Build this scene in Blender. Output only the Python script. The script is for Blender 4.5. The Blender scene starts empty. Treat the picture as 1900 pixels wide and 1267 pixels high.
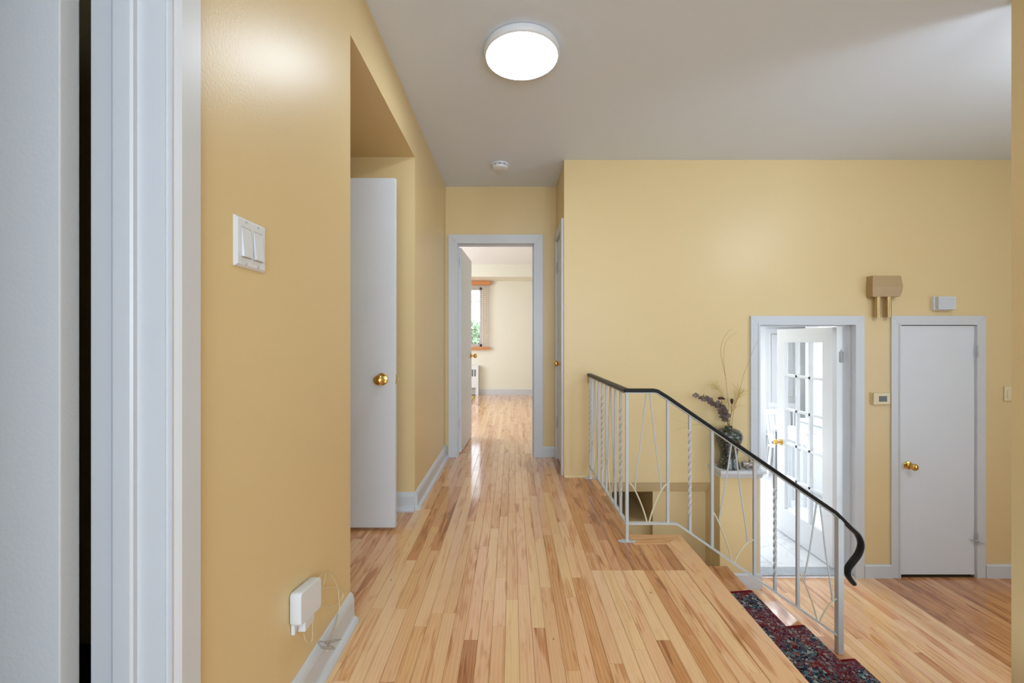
import bpy, bmesh, math, random
from mathutils import Vector, Matrix

random.seed(7)
sc = bpy.context.scene
C = sc.collection
PI = math.pi

# ------------------------------------------------------------------ camera, world, lights
CAMZ = 1.104
FPX = 780.0
cam_d = bpy.data.cameras.new('camera')
cam = bpy.data.objects.new('camera', cam_d)
C.objects.link(cam)
cam.location = (0, 0, CAMZ)
cam.rotation_euler = (PI / 2, 0, 0)
cam_d.sensor_fit = 'HORIZONTAL'
cam_d.sensor_width = 36.0
cam_d.lens = 36.0 * FPX / 1900.0
cam_d.clip_start = 0.02
cam_d.clip_end = 200
sc.camera = cam

sc.view_settings.view_transform = 'Standard'
sc.view_settings.look = 'None'
sc.view_settings.gamma = 1.0
sc.view_settings.use_curve_mapping = False
sc.view_settings.exposure = 0.08

w = bpy.data.worlds.new('sky')
sc.world = w
w.use_nodes = True
bg = w.node_tree.nodes['Background']
bg.inputs[0].default_value = (0.86, 0.93, 1.0, 1)
bg.inputs[1].default_value = 5.0


def area(name, loc, rot, sx, sy, energy, col=(1, 1, 1)):
    l = bpy.data.lights.new(name, 'AREA')
    l.shape = 'RECTANGLE'
    l.size = sx
    l.size_y = sy
    l.energy = energy
    l.color = col
    o = bpy.data.objects.new(name, l)
    C.objects.link(o)
    o.location = loc
    o.rotation_euler = rot
    return o


DAY = (0.64, 0.815, 1.0)
# area lights added before solid walls, standing in for window daylight
area('daylight_fill_rear', (0.6, -2.5, 1.35), (PI / 2, 0, 0), 2.6, 1.7, 114, DAY)
area('daylight_fill_entry', (5.05, 0.0, 0.6), (PI / 2, 0, PI / 2), 3.6, 1.9, 58, DAY)
area('daylight_fill_kitchen', (1.72, 5.2, 0.6), (PI / 2, 0, -PI / 2), 1.8, 1.6, 84, (0.86, 0.93, 1.0))
area('daylight_fill_bedroom', (-2.65, 6.3, 1.45), (PI / 2, 0, -PI / 2), 2.2, 1.5, 84, (0.84, 0.92, 1.0))

# unseen area light added to brighten the kitchen
area('kitchen_fill_light', (3.1, 4.9, 1.58), (0, 0, 0), 1.2, 1.2, 46, (0.93, 0.97, 1.0))

# ------------------------------------------------------------------ materials
def nt(name):
    m = bpy.data.materials.new(name)
    m.use_nodes = True
    t = m.node_tree
    b = t.nodes['Principled BSDF']
    return m, t, b


def N(t, typ, **kw):
    n = t.nodes.new(typ)
    for k, v in kw.items():
        setattr(n, k, v)
    return n


def plain(name, col, rough=0.5, metal=0.0, var=0.04, vscale=3.0, bump=0.0, bscale=200.0, spec=0.5, coat=0.0):
    m, t, b = nt(name)
    L = t.links
    g = N(t, 'ShaderNodeNewGeometry')
    no = N(t, 'ShaderNodeTexNoise')
    no.inputs['Scale'].default_value = vscale
    no.inputs['Detail'].default_value = 4
    L.new(g.outputs['Position'], no.inputs['Vector'])
    mx = N(t, 'ShaderNodeMix', data_type='RGBA')
    mx.inputs[6].default_value = tuple(c * (1 - var) for c in col) + (1,)
    mx.inputs[7].default_value = tuple(min(1, c * (1 + var)) for c in col) + (1,)
    L.new(no.outputs['Fac'], mx.inputs[0])
    L.new(mx.outputs[2], b.inputs['Base Color'])
    b.inputs['Roughness'].default_value = rough
    b.inputs['Metallic'].default_value = metal
    b.inputs['Specular IOR Level'].default_value = spec
    b.inputs['Coat Weight'].default_value = coat
    if bump:
        n2 = N(t, 'ShaderNodeTexNoise')
        n2.inputs['Scale'].default_value = bscale
        n2.inputs['Detail'].default_value = 3
        L.new(g.outputs['Position'], n2.inputs['Vector'])
        bp = N(t, 'ShaderNodeBump')
        bp.inputs['Strength'].default_value = bump
        bp.inputs['Distance'].default_value = 0.002
        L.new(n2.outputs['Fac'], bp.inputs['Height'])
        L.new(bp.outputs['Normal'], b.inputs['Normal'])
    return m


M = {}
M['wall'] = plain('yellow_wall_paint', (0.755, 0.572, 0.300), 0.36, var=0.02, vscale=2, bump=0.22, bscale=150, spec=0.4)
M['cream'] = plain('cream_wall_paint', (0.84, 0.815, 0.69), 0.5, var=0.02, bump=0.1, bscale=150)
M['ceiling'] = plain('ceiling_paint', (0.73, 0.785, 0.875), 0.55, var=0.015, bump=0.08, bscale=90)
M['white'] = plain('white_trim_paint', (0.64, 0.65, 0.675), 0.34, var=0.02, vscale=6, bump=0.06, bscale=60)
M['kwhite'] = plain('kitchen_white_paint', (0.86, 0.87, 0.89), 0.4, var=0.01)
M['doorwhite'] = plain('door_paint', (0.72, 0.74, 0.785), 0.38, var=0.02, vscale=5, bump=0.1, bscale=120)
M['rail_white'] = plain('railing_paint', (0.58, 0.585, 0.59), 0.35, var=0.04, vscale=20)
M['rod_cream'] = plain('cream_rod_paint', (0.72, 0.65, 0.46), 0.4)
M['black'] = plain('black_handrail', (0.010, 0.010, 0.010), 0.42, spec=0.25)
M['steel'] = plain('grey_steel', (0.42, 0.43, 0.42), 0.4, metal=0.4)
M['brass'] = plain('polished_brass', (0.72, 0.47, 0.14), 0.16, metal=1.0, var=0.12, vscale=40)
M['oldbrass'] = plain('worn_brass_tube', (0.60, 0.47, 0.27), 0.28, metal=1.0, var=0.2, vscale=25)
M['hinge'] = plain('painted_hinge', (0.52, 0.53, 0.55), 0.4, metal=0.3)
M['plastic'] = plain('white_plastic', (0.76, 0.78, 0.82), 0.35, var=0.01)
M['cream_plastic'] = plain('cream_plastic', (0.78, 0.66, 0.42), 0.4, var=0.01)
M['tan_plastic'] = plain('tan_plastic', (0.47, 0.32, 0.16), 0.45, var=0.05)
M['dark'] = plain('unlit_gap_black', (0.02, 0.02, 0.02), 0.7)  # black that stands in for unlit space in gaps
M['screen'] = plain('dark_screen', (0.05, 0.045, 0.03), 0.2)
M['cable'] = plain('cream_cable', (0.75, 0.63, 0.40), 0.5)
M['greycable'] = plain('grey_cable', (0.42, 0.41, 0.40), 0.5)
M['subfloor'] = plain('subfloor', (0.10, 0.055, 0.025), 0.8)
M['orange_wood'] = plain('orange_blind_wood', (0.62, 0.25, 0.09), 0.4, var=0.15, vscale=20)
M['slat'] = plain('blind_slat_wood', (0.72, 0.47, 0.34), 0.45, var=0.1, vscale=20)
M['ochre'] = plain('ochre_sheet', (0.62, 0.46, 0.16), 0.9, var=0.15, vscale=30)
M['leaf_grey'] = plain('dried_eucalyptus', (0.25, 0.185, 0.175), 0.7, var=0.5, vscale=60)
M['stem'] = plain('dried_stem', (0.28, 0.18, 0.06), 0.7, var=0.2, vscale=40)
M['straw'] = plain('dried_grass', (0.60, 0.45, 0.14), 0.8, var=0.2, vscale=40)
M['pod'] = plain('dark_seed_pod', (0.07, 0.025, 0.02), 0.7, var=0.3, vscale=60)
M['figure'] = plain('silver_figurine', (0.40, 0.34, 0.28), 0.25, metal=0.4, var=0.45, vscale=60)
M['green'] = plain('tree_leaves', (0.16, 0.26, 0.14), 0.7, var=0.5, vscale=6)
M['bark'] = plain('tree_bark', (0.16, 0.11, 0.08), 0.9, var=0.3, vscale=15)
M['marblesill'] = plain('grey_marble_sill', (0.40, 0.42, 0.46), 0.25, var=0.3, vscale=14)
M['grey_panel'] = plain('dark_grey_panel', (0.16, 0.17, 0.19), 0.35, var=0.1)
M['counter'] = plain('pale_counter', (0.75, 0.76, 0.78), 0.2, var=0.05, vscale=10)
M['grass'] = plain('garden_grass', (0.12, 0.2, 0.06), 0.9, var=0.3, vscale=5)


def emission(name, col, s):
    m, t, b = nt(name)
    b.inputs['Base Color'].default_value = (0.9, 0.9, 0.9, 1)
    b.inputs['Emission Color'].default_value = col + (1,)
    b.inputs['Emission Strength'].default_value = s
    return m


M['lamp'] = emission('lamp_diffuser', (0.76, 0.89, 1.0), 31)


def glass_mat():
    m, t, b = nt('clear_glass')
    L = t.links
    tr = N(t, 'ShaderNodeBsdfTransparent')
    tr.inputs[0].default_value = (0.96, 0.975, 0.98, 1)
    gl = N(t, 'ShaderNodeBsdfGlossy')
    gl.inputs['Roughness'].default_value = 0.02
    no = N(t, 'ShaderNodeTexNoise')
    no.inputs['Scale'].default_value = 4
    bp = N(t, 'ShaderNodeBump')
    bp.inputs['Strength'].default_value = 0.02
    L.new(no.outputs['Fac'], bp.inputs['Height'])
    L.new(bp.outputs['Normal'], gl.inputs['Normal'])
    lw = N(t, 'ShaderNodeLayerWeight')
    lw.inputs[0].default_value = 0.5
    pw = N(t, 'ShaderNodeMath', operation='POWER')
    pw.inputs[1].default_value = 4
    L.new(lw.outputs['Facing'], pw.inputs[0])
    fr = N(t, 'ShaderNodeMath', operation='MULTIPLY_ADD')
    fr.inputs[1].default_value = 0.5
    fr.inputs[2].default_value = 0.03
    L.new(pw.outputs[0], fr.inputs[0])
    mx = N(t, 'ShaderNodeMixShader')
    L.new(fr.outputs[0], mx.inputs[0])
    L.new(tr.outputs[0], mx.inputs[1])
    L.new(gl.outputs[0], mx.inputs[2])
    L.new(mx.outputs[0], t.nodes['Material Output'].inputs['Surface'])
    return m


M['glass'] = glass_mat()


def wood_mat(name, use_obj=True, tone=0.4, rough=0.2, axis='Y', attr=False):
    """strip maple: tone per board from the object colour (r tone, g seed)"""
    m, t, b = nt(name)
    L = t.links
    g = N(t, 'ShaderNodeNewGeometry')
    sep = N(t, 'ShaderNodeSeparateColor')
    if attr:
        a = N(t, 'ShaderNodeAttribute', attribute_name='board')
        L.new(a.outputs['Color'], sep.inputs[0])
    else:
        oi = N(t, 'ShaderNodeObjectInfo')
        L.new(oi.outputs['Color'], sep.inputs[0])
    # offset the grain for each board
    mul = N(t, 'ShaderNodeMath', operation='MULTIPLY')
    mul.inputs[1].default_value = 57.0
    L.new(sep.outputs[1], mul.inputs[0])
    cmb = N(t, 'ShaderNodeCombineXYZ')
    for i in range(3):
        L.new(mul.outputs[0], cmb.inputs[i])
    add = N(t, 'ShaderNodeVectorMath', operation='ADD')
    L.new(g.outputs['Position'], add.inputs[0])
    L.new(cmb.outputs[0], add.inputs[1])

    def mapped(sc3):
        mp = N(t, 'ShaderNodeMapping')
        mp.inputs['Scale'].default_value = sc3 if axis == 'Y' else (sc3[1], sc3[0], sc3[2])
        L.new(add.outputs[0], mp.inputs['Vector'])
        return mp
    # fine streaks
    n1 = N(t, 'ShaderNodeTexNoise')
    n1.inputs['Scale'].default_value = 1
    n1.inputs['Detail'].default_value = 6
    n1.inputs['Roughness'].default_value = 0.65
    L.new(mapped((150, 7, 60)).outputs[0], n1.inputs['Vector'])
    # broad figure
    n2 = N(t, 'ShaderNodeTexNoise')
    n2.inputs['Scale'].default_value = 1
    n2.inputs['Detail'].default_value = 3
    n2.inputs['Distortion'].default_value = 1.2
    L.new(mapped((26, 3.2, 10)).outputs[0], n2.inputs['Vector'])
    # cathedral rings
    wv = N(t, 'ShaderNodeTexWave', wave_type='RINGS', rings_direction='Z')
    wv.inputs['Scale'].default_value = 1.0
    wv.inputs['Distortion'].default_value = 7.0
    wv.inputs['Detail'].default_value = 2
    wv.inputs['Detail Scale'].default_value = 0.9
    L.new(mapped((24, 1.8, 6)).outputs[0], wv.inputs['Vector'])
    base = N(t, 'ShaderNodeValToRGB')
    cr = base.color_ramp
    cr.elements[0].position = 0.0
    cr.elements[0].color = (0.93, 0.645, 0.345, 1)
    cr.elements[1].position = 1.0
    cr.elements[1].color = (0.36, 0.13, 0.04, 1)
    e = cr.elements.new(0.35)
    e.color = (0.84, 0.50, 0.255, 1)
    e = cr.elements.new(0.65)
    e.color = (0.65, 0.30, 0.112, 1)
    # tone + figure
    f1 = N(t, 'ShaderNodeMapRange')
    f1.inputs['From Min'].default_value = 0.52
    f1.inputs['From Max'].default_value = 0.74
    f1.inputs['To Min'].default_value = 0.0
    f1.inputs['To Max'].default_value = 0.36
    L.new(n2.outputs['Fac'], f1.inputs['Value'])
    ad1 = N(t, 'ShaderNodeMath', operation='ADD')
    L.new(sep.outputs[0], ad1.inputs[0])
    L.new(f1.outputs[0], ad1.inputs[1])
    f2 = N(t, 'ShaderNodeMapRange')
    f2.inputs['To Min'].default_value = -0.075
    f2.inputs['To Max'].default_value = 0.075
    f2.inputs['From Min'].default_value = 0.25
    f2.inputs['From Max'].default_value = 0.75
    L.new(n1.outputs['Fac'], f2.inputs['Value'])
    ad2 = N(t, 'ShaderNodeMath', operation='ADD')
    L.new(ad1.outputs[0], ad2.inputs[0])
    L.new(f2.outputs[0], ad2.inputs[1])
    f3 = N(t, 'ShaderNodeMapRange')
    f3.inputs['To Min'].default_value = -0.03
    f3.inputs['To Max'].default_value = 0.09
    L.new(wv.outputs['Fac'], f3.inputs['Value'])
    ad3 = N(t, 'ShaderNodeMath', operation='ADD')
    L.new(ad2.outputs[0], ad3.inputs[0])
    L.new(f3.outputs[0], ad3.inputs[1])
    # brown heartwood streaks with a clear edge
    n6 = N(t, 'ShaderNodeTexNoise')
    n6.inputs['Scale'].default_value = 1
    n6.inputs['Detail'].default_value = 2
    n6.inputs['Distortion'].default_value = 0.6
    L.new(mapped((17, 1.7, 5)).outputs[0], n6.inputs['Vector'])
    f6 = N(t, 'ShaderNodeMapRange')
    f6.inputs['From Min'].default_value = 0.605
    f6.inputs['From Max'].default_value = 0.655
    f6.inputs['To Max'].default_value = 0.34
    L.new(n6.outputs['Fac'], f6.inputs['Value'])
    ad4 = N(t, 'ShaderNodeMath', operation='ADD')
    L.new(ad3.outputs[0], ad4.inputs[0])
    L.new(f6.outputs[0], ad4.inputs[1])
    L.new(ad4.outputs[0], base.inputs[0])
    # small knots and nail dots
    vo = N(t, 'ShaderNodeTexVoronoi')
    vo.inputs['Scale'].default_value = 1.0
    L.new(mapped((9, 5, 5)).outputs[0], vo.inputs['Vector'])
    kn = N(t, 'ShaderNodeMapRange')
    kn.inputs['From Min'].default_value = 0.02
    kn.inputs['From Max'].default_value = 0.05
    kn.inputs['To Min'].default_value = 0.25
    kn.inputs['To Max'].default_value = 1.0
    L.new(vo.outputs['Distance'], kn.inputs['Value'])
    mk = N(t, 'ShaderNodeMix', data_type='RGBA', blend_type='MULTIPLY')
    mk.inputs[0].default_value = 1.0
    L.new(base.outputs[0], mk.inputs[6])
    L.new(kn.outputs[0], mk.inputs[7])
    tint = N(t, 'ShaderNodeMix', data_type='RGBA')
    tint.inputs[6].default_value = (0.99, 0.965, 0.90, 1)
    tint.inputs[7].default_value = (1.0, 0.94, 1.02, 1)
    L.new(sep.outputs[2], tint.inputs[0])
    mt = N(t, 'ShaderNodeMix', data_type='RGBA', blend_type='MULTIPLY')
    mt.inputs[0].default_value = 1.0
    L.new(mk.outputs[2], mt.inputs[6])
    L.new(tint.outputs[2], mt.inputs[7])
    L.new(mt.outputs[2], b.inputs['Base Color'])
    b.inputs['Roughness'].default_value = rough
    b.inputs['Specular IOR Level'].default_value = 0.5
    b.inputs['Coat Weight'].default_value = 0.6
    b.inputs['Coat Roughness'].default_value = 0.07
    # wavy varnish
    n4 = N(t, 'ShaderNodeTexNoise')
    n4.inputs['Scale'].default_value = 1
    n4.inputs['Detail'].default_value = 2
    L.new(mapped((30, 9, 9)).outputs[0], n4.inputs['Vector'])
    bp = N(t, 'ShaderNodeBump')
    bp.inputs['Strength'].default_value = 0.10
    bp.inputs['Distance'].default_value = 0.003
    L.new(n4.outputs['Fac'], bp.inputs['Height'])
    L.new(bp.outputs['Normal'], b.inputs['Normal'])
    return m


M['wood'] = wood_mat('maple_strip')
M['woodx'] = wood_mat('maple_strip_cross', axis='X')
M['wood_attr'] = wood_mat('maple_strip_far', attr=True)


def rug_mat():
    m, t, b = nt('oriental_runner')
    L = t.links
    uv = N(t, 'ShaderNodeUVMap', uv_map='UVMap')
    v1 = N(t, 'ShaderNodeTexVoronoi')
    v1.inputs['Scale'].default_value = 80
    L.new(uv.outputs[0], v1.inputs['Vector'])
    sp = N(t, 'ShaderNodeSeparateColor')
    L.new(v1.outputs['Color'], sp.inputs[0])
    r1 = N(t, 'ShaderNodeValToRGB')
    r1.color_ramp.interpolation = 'CONSTANT'
    cols = [(0, (0.012, 0.014, 0.035)), (0.34, (0.02, 0.05, 0.09)), (0.50, (0.13, 0.006, 0.012)), (0.58, (0.008, 0.008, 0.018)),
            (0.72, (0.36, 0.38, 0.36)), (0.82, (0.23, 0.05, 0.03)), (0.91, (0.07, 0.17, 0.22))]
    el = r1.color_ramp.elements
    el[0].position, el[0].color = 0, cols[0][1] + (1,)
    el[1].position, el[1].color = cols[1][0], cols[1][1] + (1,)
    for p, c in cols[2:]:
        e = el.new(p)
        e.color = c + (1,)
    L.new(sp.outputs[0], r1.inputs[0])
    # curling tendrils
    n1 = N(t, 'ShaderNodeTexNoise')
    n1.inputs['Scale'].default_value = 34
    n1.inputs['Detail'].default_value = 1.5
    n1.inputs['Distortion'].default_value = 2.2
    L.new(uv.outputs[0], n1.inputs['Vector'])
    r2 = N(t, 'ShaderNodeValToRGB')
    e2 = r2.color_ramp.elements
    e2[0].position, e2[0].color = 0.47, (0, 0, 0, 1)
    e2[1].position, e2[1].color = 0.50, (1, 1, 1, 1)
    q = e2.new(0.53)
    q.color = (0, 0, 0, 1)
    L.new(n1.outputs['Fac'], r2.inputs[0])
    mx = N(t, 'ShaderNodeMix', data_type='RGBA')
    L.new(r2.outputs[0], mx.inputs[0])
    L.new(r1.outputs[0], mx.inputs[6])
    mx.inputs[7].default_value = (0.42, 0.44, 0.42, 1)
    # large red medallions
    v2 = N(t, 'ShaderNodeTexVoronoi')
    v2.inputs['Scale'].default_value = 7.5
    L.new(uv.outputs[0], v2.inputs['Vector'])
    r3 = N(t, 'ShaderNodeValToRGB')
    e3 = r3.color_ramp.elements
    e3[0].position, e3[0].color = 0.46, (0, 0, 0, 1)
    e3[1].position, e3[1].color = 0.54, (0.6, 0.6, 0.6, 1)
    L.new(v2.outputs['Distance'], r3.inputs[0])
    mx2 = N(t, 'ShaderNodeMix', data_type='RGBA')
    L.new(r3.outputs[0], mx2.inputs[0])
    L.new(mx.outputs[2], mx2.inputs[6])
    mulr = N(t, 'ShaderNodeMix', data_type='RGBA', blend_type='ADD')
    mulr.inputs[0].default_value = 0.5
    mulr.inputs[6].default_value = (0.15, 0.006, 0.012, 1)
    L.new(mx.outputs[2], mulr.inputs[7])
    L.new(mulr.outputs[2], mx2.inputs[7])
    # red binding along both sides: u is metres from the far side
    sx = N(t, 'ShaderNodeSeparateXYZ')
    L.new(uv.outputs[0], sx.inputs[0])
    lt = N(t, 'ShaderNodeMath', operation='LESS_THAN')
    lt.inputs[1].default_value = 0.017
    L.new(sx.outputs[0], lt.inputs[0])
    mx3 = N(t, 'ShaderNodeMix', data_type='RGBA')
    L.new(lt.outputs[0], mx3.inputs[0])
    L.new(mx2.outputs[2], mx3.inputs[6])
    mx3.inputs[7].default_value = (0.20, 0.008, 0.016, 1)
    L.new(mx3.outputs[2], b.inputs['Base Color'])
    b.inputs['Roughness'].default_value = 0.95
    b.inputs['Specular IOR Level'].default_value = 0.1
    n5 = N(t, 'ShaderNodeTexNoise')
    n5.inputs['Scale'].default_value = 420
    L.new(uv.outputs[0], n5.inputs['Vector'])
    bp = N(t, 'ShaderNodeBump')
    bp.inputs['Strength'].default_value = 0.5
    bp.inputs['Distance'].default_value = 0.003
    L.new(n5.outputs['Fac'], bp.inputs['Height'])
    L.new(bp.outputs['Normal'], b.inputs['Normal'])
    return m


M['rug'] = rug_mat()


def vase_mat():
    m, t, b = nt('patterned_dark_glaze')
    L = t.links
    tc = N(t, 'ShaderNodeTexCoord')
    n = N(t, 'ShaderNodeTexNoise')
    n.inputs['Scale'].default_value = 42
    n.inputs['Detail'].default_value = 2
    n.inputs['Distortion'].default_value = 2.5
    L.new(tc.outputs['Object'], n.inputs['Vector'])
    r = N(t, 'ShaderNodeValToRGB')
    e = r.color_ramp.elements
    e[0].position, e[0].color = 0.50, (0.022, 0.026, 0.02, 1)
    e[1].position, e[1].color = 0.66, (0.26, 0.25, 0.19, 1)
    q = e.new(0.57)
    q.color = (0.05, 0.055, 0.042, 1)
    L.new(n.outputs['Fac'], r.inputs[0])
    L.new(r.outputs[0], b.inputs['Base Color'])
    b.inputs['Roughness'].default_value = 0.18
    b.inputs['Coat Weight'].default_value = 0.4
    bp = N(t, 'ShaderNodeBump')
    bp.inputs['Strength'].default_value = 0.25
    bp.inputs['Distance'].default_value = 0.004
    L.new(n.outputs['Fac'], bp.inputs['Height'])
    L.new(bp.outputs['Normal'], b.inputs['Normal'])
    return m


M['vase'] = vase_mat()


def tile_mat():
    m, t, b = nt('white_marble_tile')
    L = t.links
    g = N(t, 'ShaderNodeNewGeometry')
    oi = N(t, 'ShaderNodeObjectInfo')
    ml = N(t, 'ShaderNodeMath', operation='MULTIPLY')
    ml.inputs[1].default_value = 30
    L.new(oi.outputs['Random'], ml.inputs[0])
    ad = N(t, 'ShaderNodeVectorMath', operation='ADD')
    L.new(g.outputs['Position'], ad.inputs[0])
    L.new(ml.outputs[0], ad.inputs[1])
    n = N(t, 'ShaderNodeTexNoise')
    n.inputs['Scale'].default_value = 2.2
    n.inputs['Detail'].default_value = 5
    n.inputs['Distortion'].default_value = 1.6
    L.new(ad.outputs[0], n.inputs['Vector'])
    r = N(t, 'ShaderNodeValToRGB')
    e = r.color_ramp.elements
    e[0].position, e[0].color = 0.46, (0.80, 0.81, 0.83, 1)
    e[1].position, e[1].color = 0.54, (0.80, 0.81, 0.83, 1)
    q = e.new(0.50)
    q.color = (0.66, 0.68, 0.71, 1)
    L.new(n.outputs['Fac'], r.inputs[0])
    L.new(r.outputs[0], b.inputs['Base Color'])
    b.inputs['Roughness'].default_value = 0.15
    return m


M['tile'] = tile_mat()


def scuff_mat():
    """white painted door with a few black scuffs that belong to the paint"""
    m, t, b = nt('scuffed_door_paint')
    L = t.links
    g = N(t, 'ShaderNodeNewGeometry')
    mp = N(t, 'ShaderNodeMapping')
    mp.inputs['Rotation'].default_value = (0, 0.25, 0)
    mp.inputs['Scale'].default_value = (5, 5, 24)
    L.new(g.outputs['Position'], mp.inputs['Vector'])
    n = N(t, 'ShaderNodeTexNoise')
    n.inputs['Scale'].default_value = 2.0
    n.inputs['Detail'].default_value = 8
    n.inputs['Roughness'].default_value = 0.7
    L.new(mp.outputs[0], n.inputs['Vector'])
    r = N(t, 'ShaderNodeMapRange')
    r.inputs['From Min'].default_value = 0.735
    r.inputs['From Max'].default_value = 0.79
    L.new(n.outputs['Fac'], r.inputs['Value'])
    mx = N(t, 'ShaderNodeMix', data_type='RGBA')
    L.new(r.outputs[0], mx.inputs[0])
    mx.inputs[6].default_value = (0.74, 0.75, 0.77, 1)
    mx.inputs[7].default_value = (0.12, 0.12, 0.12, 1)
    L.new(mx.outputs[2], b.inputs['Base Color'])
    b.inputs['Roughness'].default_value = 0.42
    n2 = N(t, 'ShaderNodeTexNoise')
    n2.inputs['Scale'].default_value = 130
    n2.inputs['Detail'].default_value = 3
    L.new(g.outputs['Position'], n2.inputs['Vector'])
    bp = N(t, 'ShaderNodeBump')
    bp.inputs['Strength'].default_value = 0.2
    bp.inputs['Distance'].default_value = 0.002
    L.new(n2.outputs['Fac'], bp.inputs['Height'])
    L.new(bp.outputs['Normal'], b.inputs['Normal'])
    return m


M['scuffed'] = scuff_mat()

# ------------------------------------------------------------------ mesh helpers
def worldloc(o):
    v = Vector((0, 0, 0))
    while o is not None:
        v += o.location
        o = o.parent
    return v


class MB:
    def __init__(self):
        self.v = []
        self.f = []
        self.smooth = []

    def add(self, vs, fs, smooth=False):
        k = len(self.v)
        self.v += [tuple(p) for p in vs]
        self.f += [tuple(i + k for i in f) for f in fs]
        self.smooth += [smooth] * len(fs)
        return self

    def box(self, x0, x1, y0, y1, z0, z1, bev=0.0):
        if bev <= 0:
            vs = [(x, y, z) for z in (z0, z1) for y in (y0, y1) for x in (x0, x1)]
            fs = [(0, 2, 3, 1), (4, 5, 7, 6), (0, 1, 5, 4), (2, 6, 7, 3), (0, 4, 6, 2), (1, 3, 7, 5)]
            return self.add(vs, fs)
        bm = bmesh.new()
        bmesh.ops.create_cube(bm, size=1)
        for v in bm.verts:
            v.co = Vector(((x0 + x1) / 2 + v.co.x * (x1 - x0), (y0 + y1) / 2 + v.co.y * (y1 - y0), (z0 + z1) / 2 + v.co.z * (z1 - z0)))
        bmesh.ops.bevel(bm, geom=bm.edges[:], offset=bev, segments=2, affect='EDGES', profile=0.6)
        bm.verts.index_update()
        self.add([v.co[:] for v in bm.verts], [[v.index for v in f.verts] for f in bm.faces])
        bm.free()
        return self

    def prism(self, poly, axis, a, b, smooth=False):
        """poly: 2-D points; axis: the letter along which it is extruded from a to b"""
        def p3(p, c):
            return {'x': (c, p[0], p[1]), 'y': (p[0], c, p[1]), 'z': (p[0], p[1], c)}[axis]
        n = len(poly)
        vs = [p3(p, a) for p in poly] + [p3(p, b) for p in poly]
        self.add(vs, [tuple(range(n)), tuple(range(2 * n - 1, n - 1, -1))])
        self.add(vs, [(i, (i + 1) % n, n + (i + 1) % n, n + i) for i in range(n)], smooth)
        return self

    def sweep(self, path, prof, side=None, closed_ends=True, smooth=True):
        """prof in (side, normal); side fixed vector or None for parallel frame"""
        path = [Vector(p) for p in path]
        n = len(prof)
        vs = []
        s_prev = None
        for i, p in enumerate(path):
            a = path[max(0, i - 1)]
            b = path[min(len(path) - 1, i + 1)]
            t = (b - a).normalized()
            if side is not None:
                s = Vector(side)
                s = (s - t * s.dot(t)).normalized()
            else:
                if s_prev is None:
                    s_prev = t.orthogonal()
                s = (s_prev - t * s_prev.dot(t)).normalized()
                s_prev = s
            nn = s.cross(t).normalized()
            for (u, q) in prof:
                vs.append(p + s * u + nn * q)
        fs = []
        for i in range(len(path) - 1):
            for j in range(n):
                j2 = (j + 1) % n
                fs.append((i * n + j, i * n + j2, (i + 1) * n + j2, (i + 1) * n + j))
        k = len(self.v)
        self.add(vs, fs, smooth)
        if closed_ends:
            self.f.append(tuple(k + j for j in range(n - 1, -1, -1)))
            self.f.append(tuple(k + (len(path) - 1) * n + j for j in range(n)))
            self.smooth += [False, False]
        return self

    def tube(self, path, r, n=8):
        rr = r if callable(r) else None
        prof = [(math.cos(2 * PI * j / n), math.sin(2 * PI * j / n)) for j in range(n)]
        if rr is None:
            return self.sweep(path, [(a * r, b * r) for a, b in prof])
        # varying radius
        path = [Vector(p) for p in path]
        k0 = len(self.v)
        self.sweep(path, prof)
        m = len(path)
        for i in range(m):
            for j in range(n):
                q = Vector(self.v[k0 + i * n + j])
                self.v[k0 + i * n + j] = tuple(path[i] + (q - path[i]) * rr(i / (m - 1)))
        return self

    def lathe(self, prof, origin, axis='z', n=24, smooth=True):
        """prof: (radius, height along axis)"""
        o = Vector(origin)
        vs = []
        for (r, h) in prof:
            for j in range(n):
                a = 2 * PI * j / n
                c, s = r * math.cos(a), r * math.sin(a)
                d = {'z': (c, s, h), '-z': (c, -s, -h), '-y': (c, -h, s), 'y': (-c, h, s), 'x': (h, c, s), '-x': (-h, c, -s)}[axis]
                vs.append(o + Vector(d))
        fs = []
        for i in range(len(prof) - 1):
            for j in range(n):
                j2 = (j + 1) % n
                fs.append((i * n + j, i * n + j2, (i + 1) * n + j2, (i + 1) * n + j))
        k = len(self.v)
        self.add(vs, fs, smooth)
        if prof[0][0] > 1e-5:
            self.f.append(tuple(k + j for j in range(n - 1, -1, -1)))
            self.smooth.append(False)
        if prof[-1][0] > 1e-5:
            self.f.append(tuple(k + (len(prof) - 1) * n + j for j in range(n)))
            self.smooth.append(False)
        return self

    def mesh(self, name, off=Vector((0, 0, 0))):
        me = bpy.data.meshes.new(name)
        me.from_pydata([tuple(Vector(p) - off) for p in self.v], [], self.f)
        bm = bmesh.new()
        bm.from_mesh(me)
        bmesh.ops.recalc_face_normals(bm, faces=bm.faces[:])
        bm.to_mesh(me)
        bm.free()
        me.polygons.foreach_set('use_smooth', self.smooth)
        me.update()
        return me

    def build(self, name, mat, parent=None, base=True):
        if parent is not None:
            off = worldloc(parent)
        else:
            xs, ys, zs = zip(*self.v)
            off = Vector(((min(xs) + max(xs)) / 2, (min(ys) + max(ys)) / 2, min(zs))) if base else Vector((0, 0, 0))
        me = self.mesh(name, off)
        if any(self.smooth):
            try:
                me.set_sharp_from_angle(angle=math.radians(40))
            except Exception:
                pass
        me.materials.append(M[mat] if isinstance(mat, str) else mat)
        o = bpy.data.objects.new(name, me)
        C.objects.link(o)
        if parent is not None:
            o.parent = parent
        else:
            o.location = off
        return o


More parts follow.
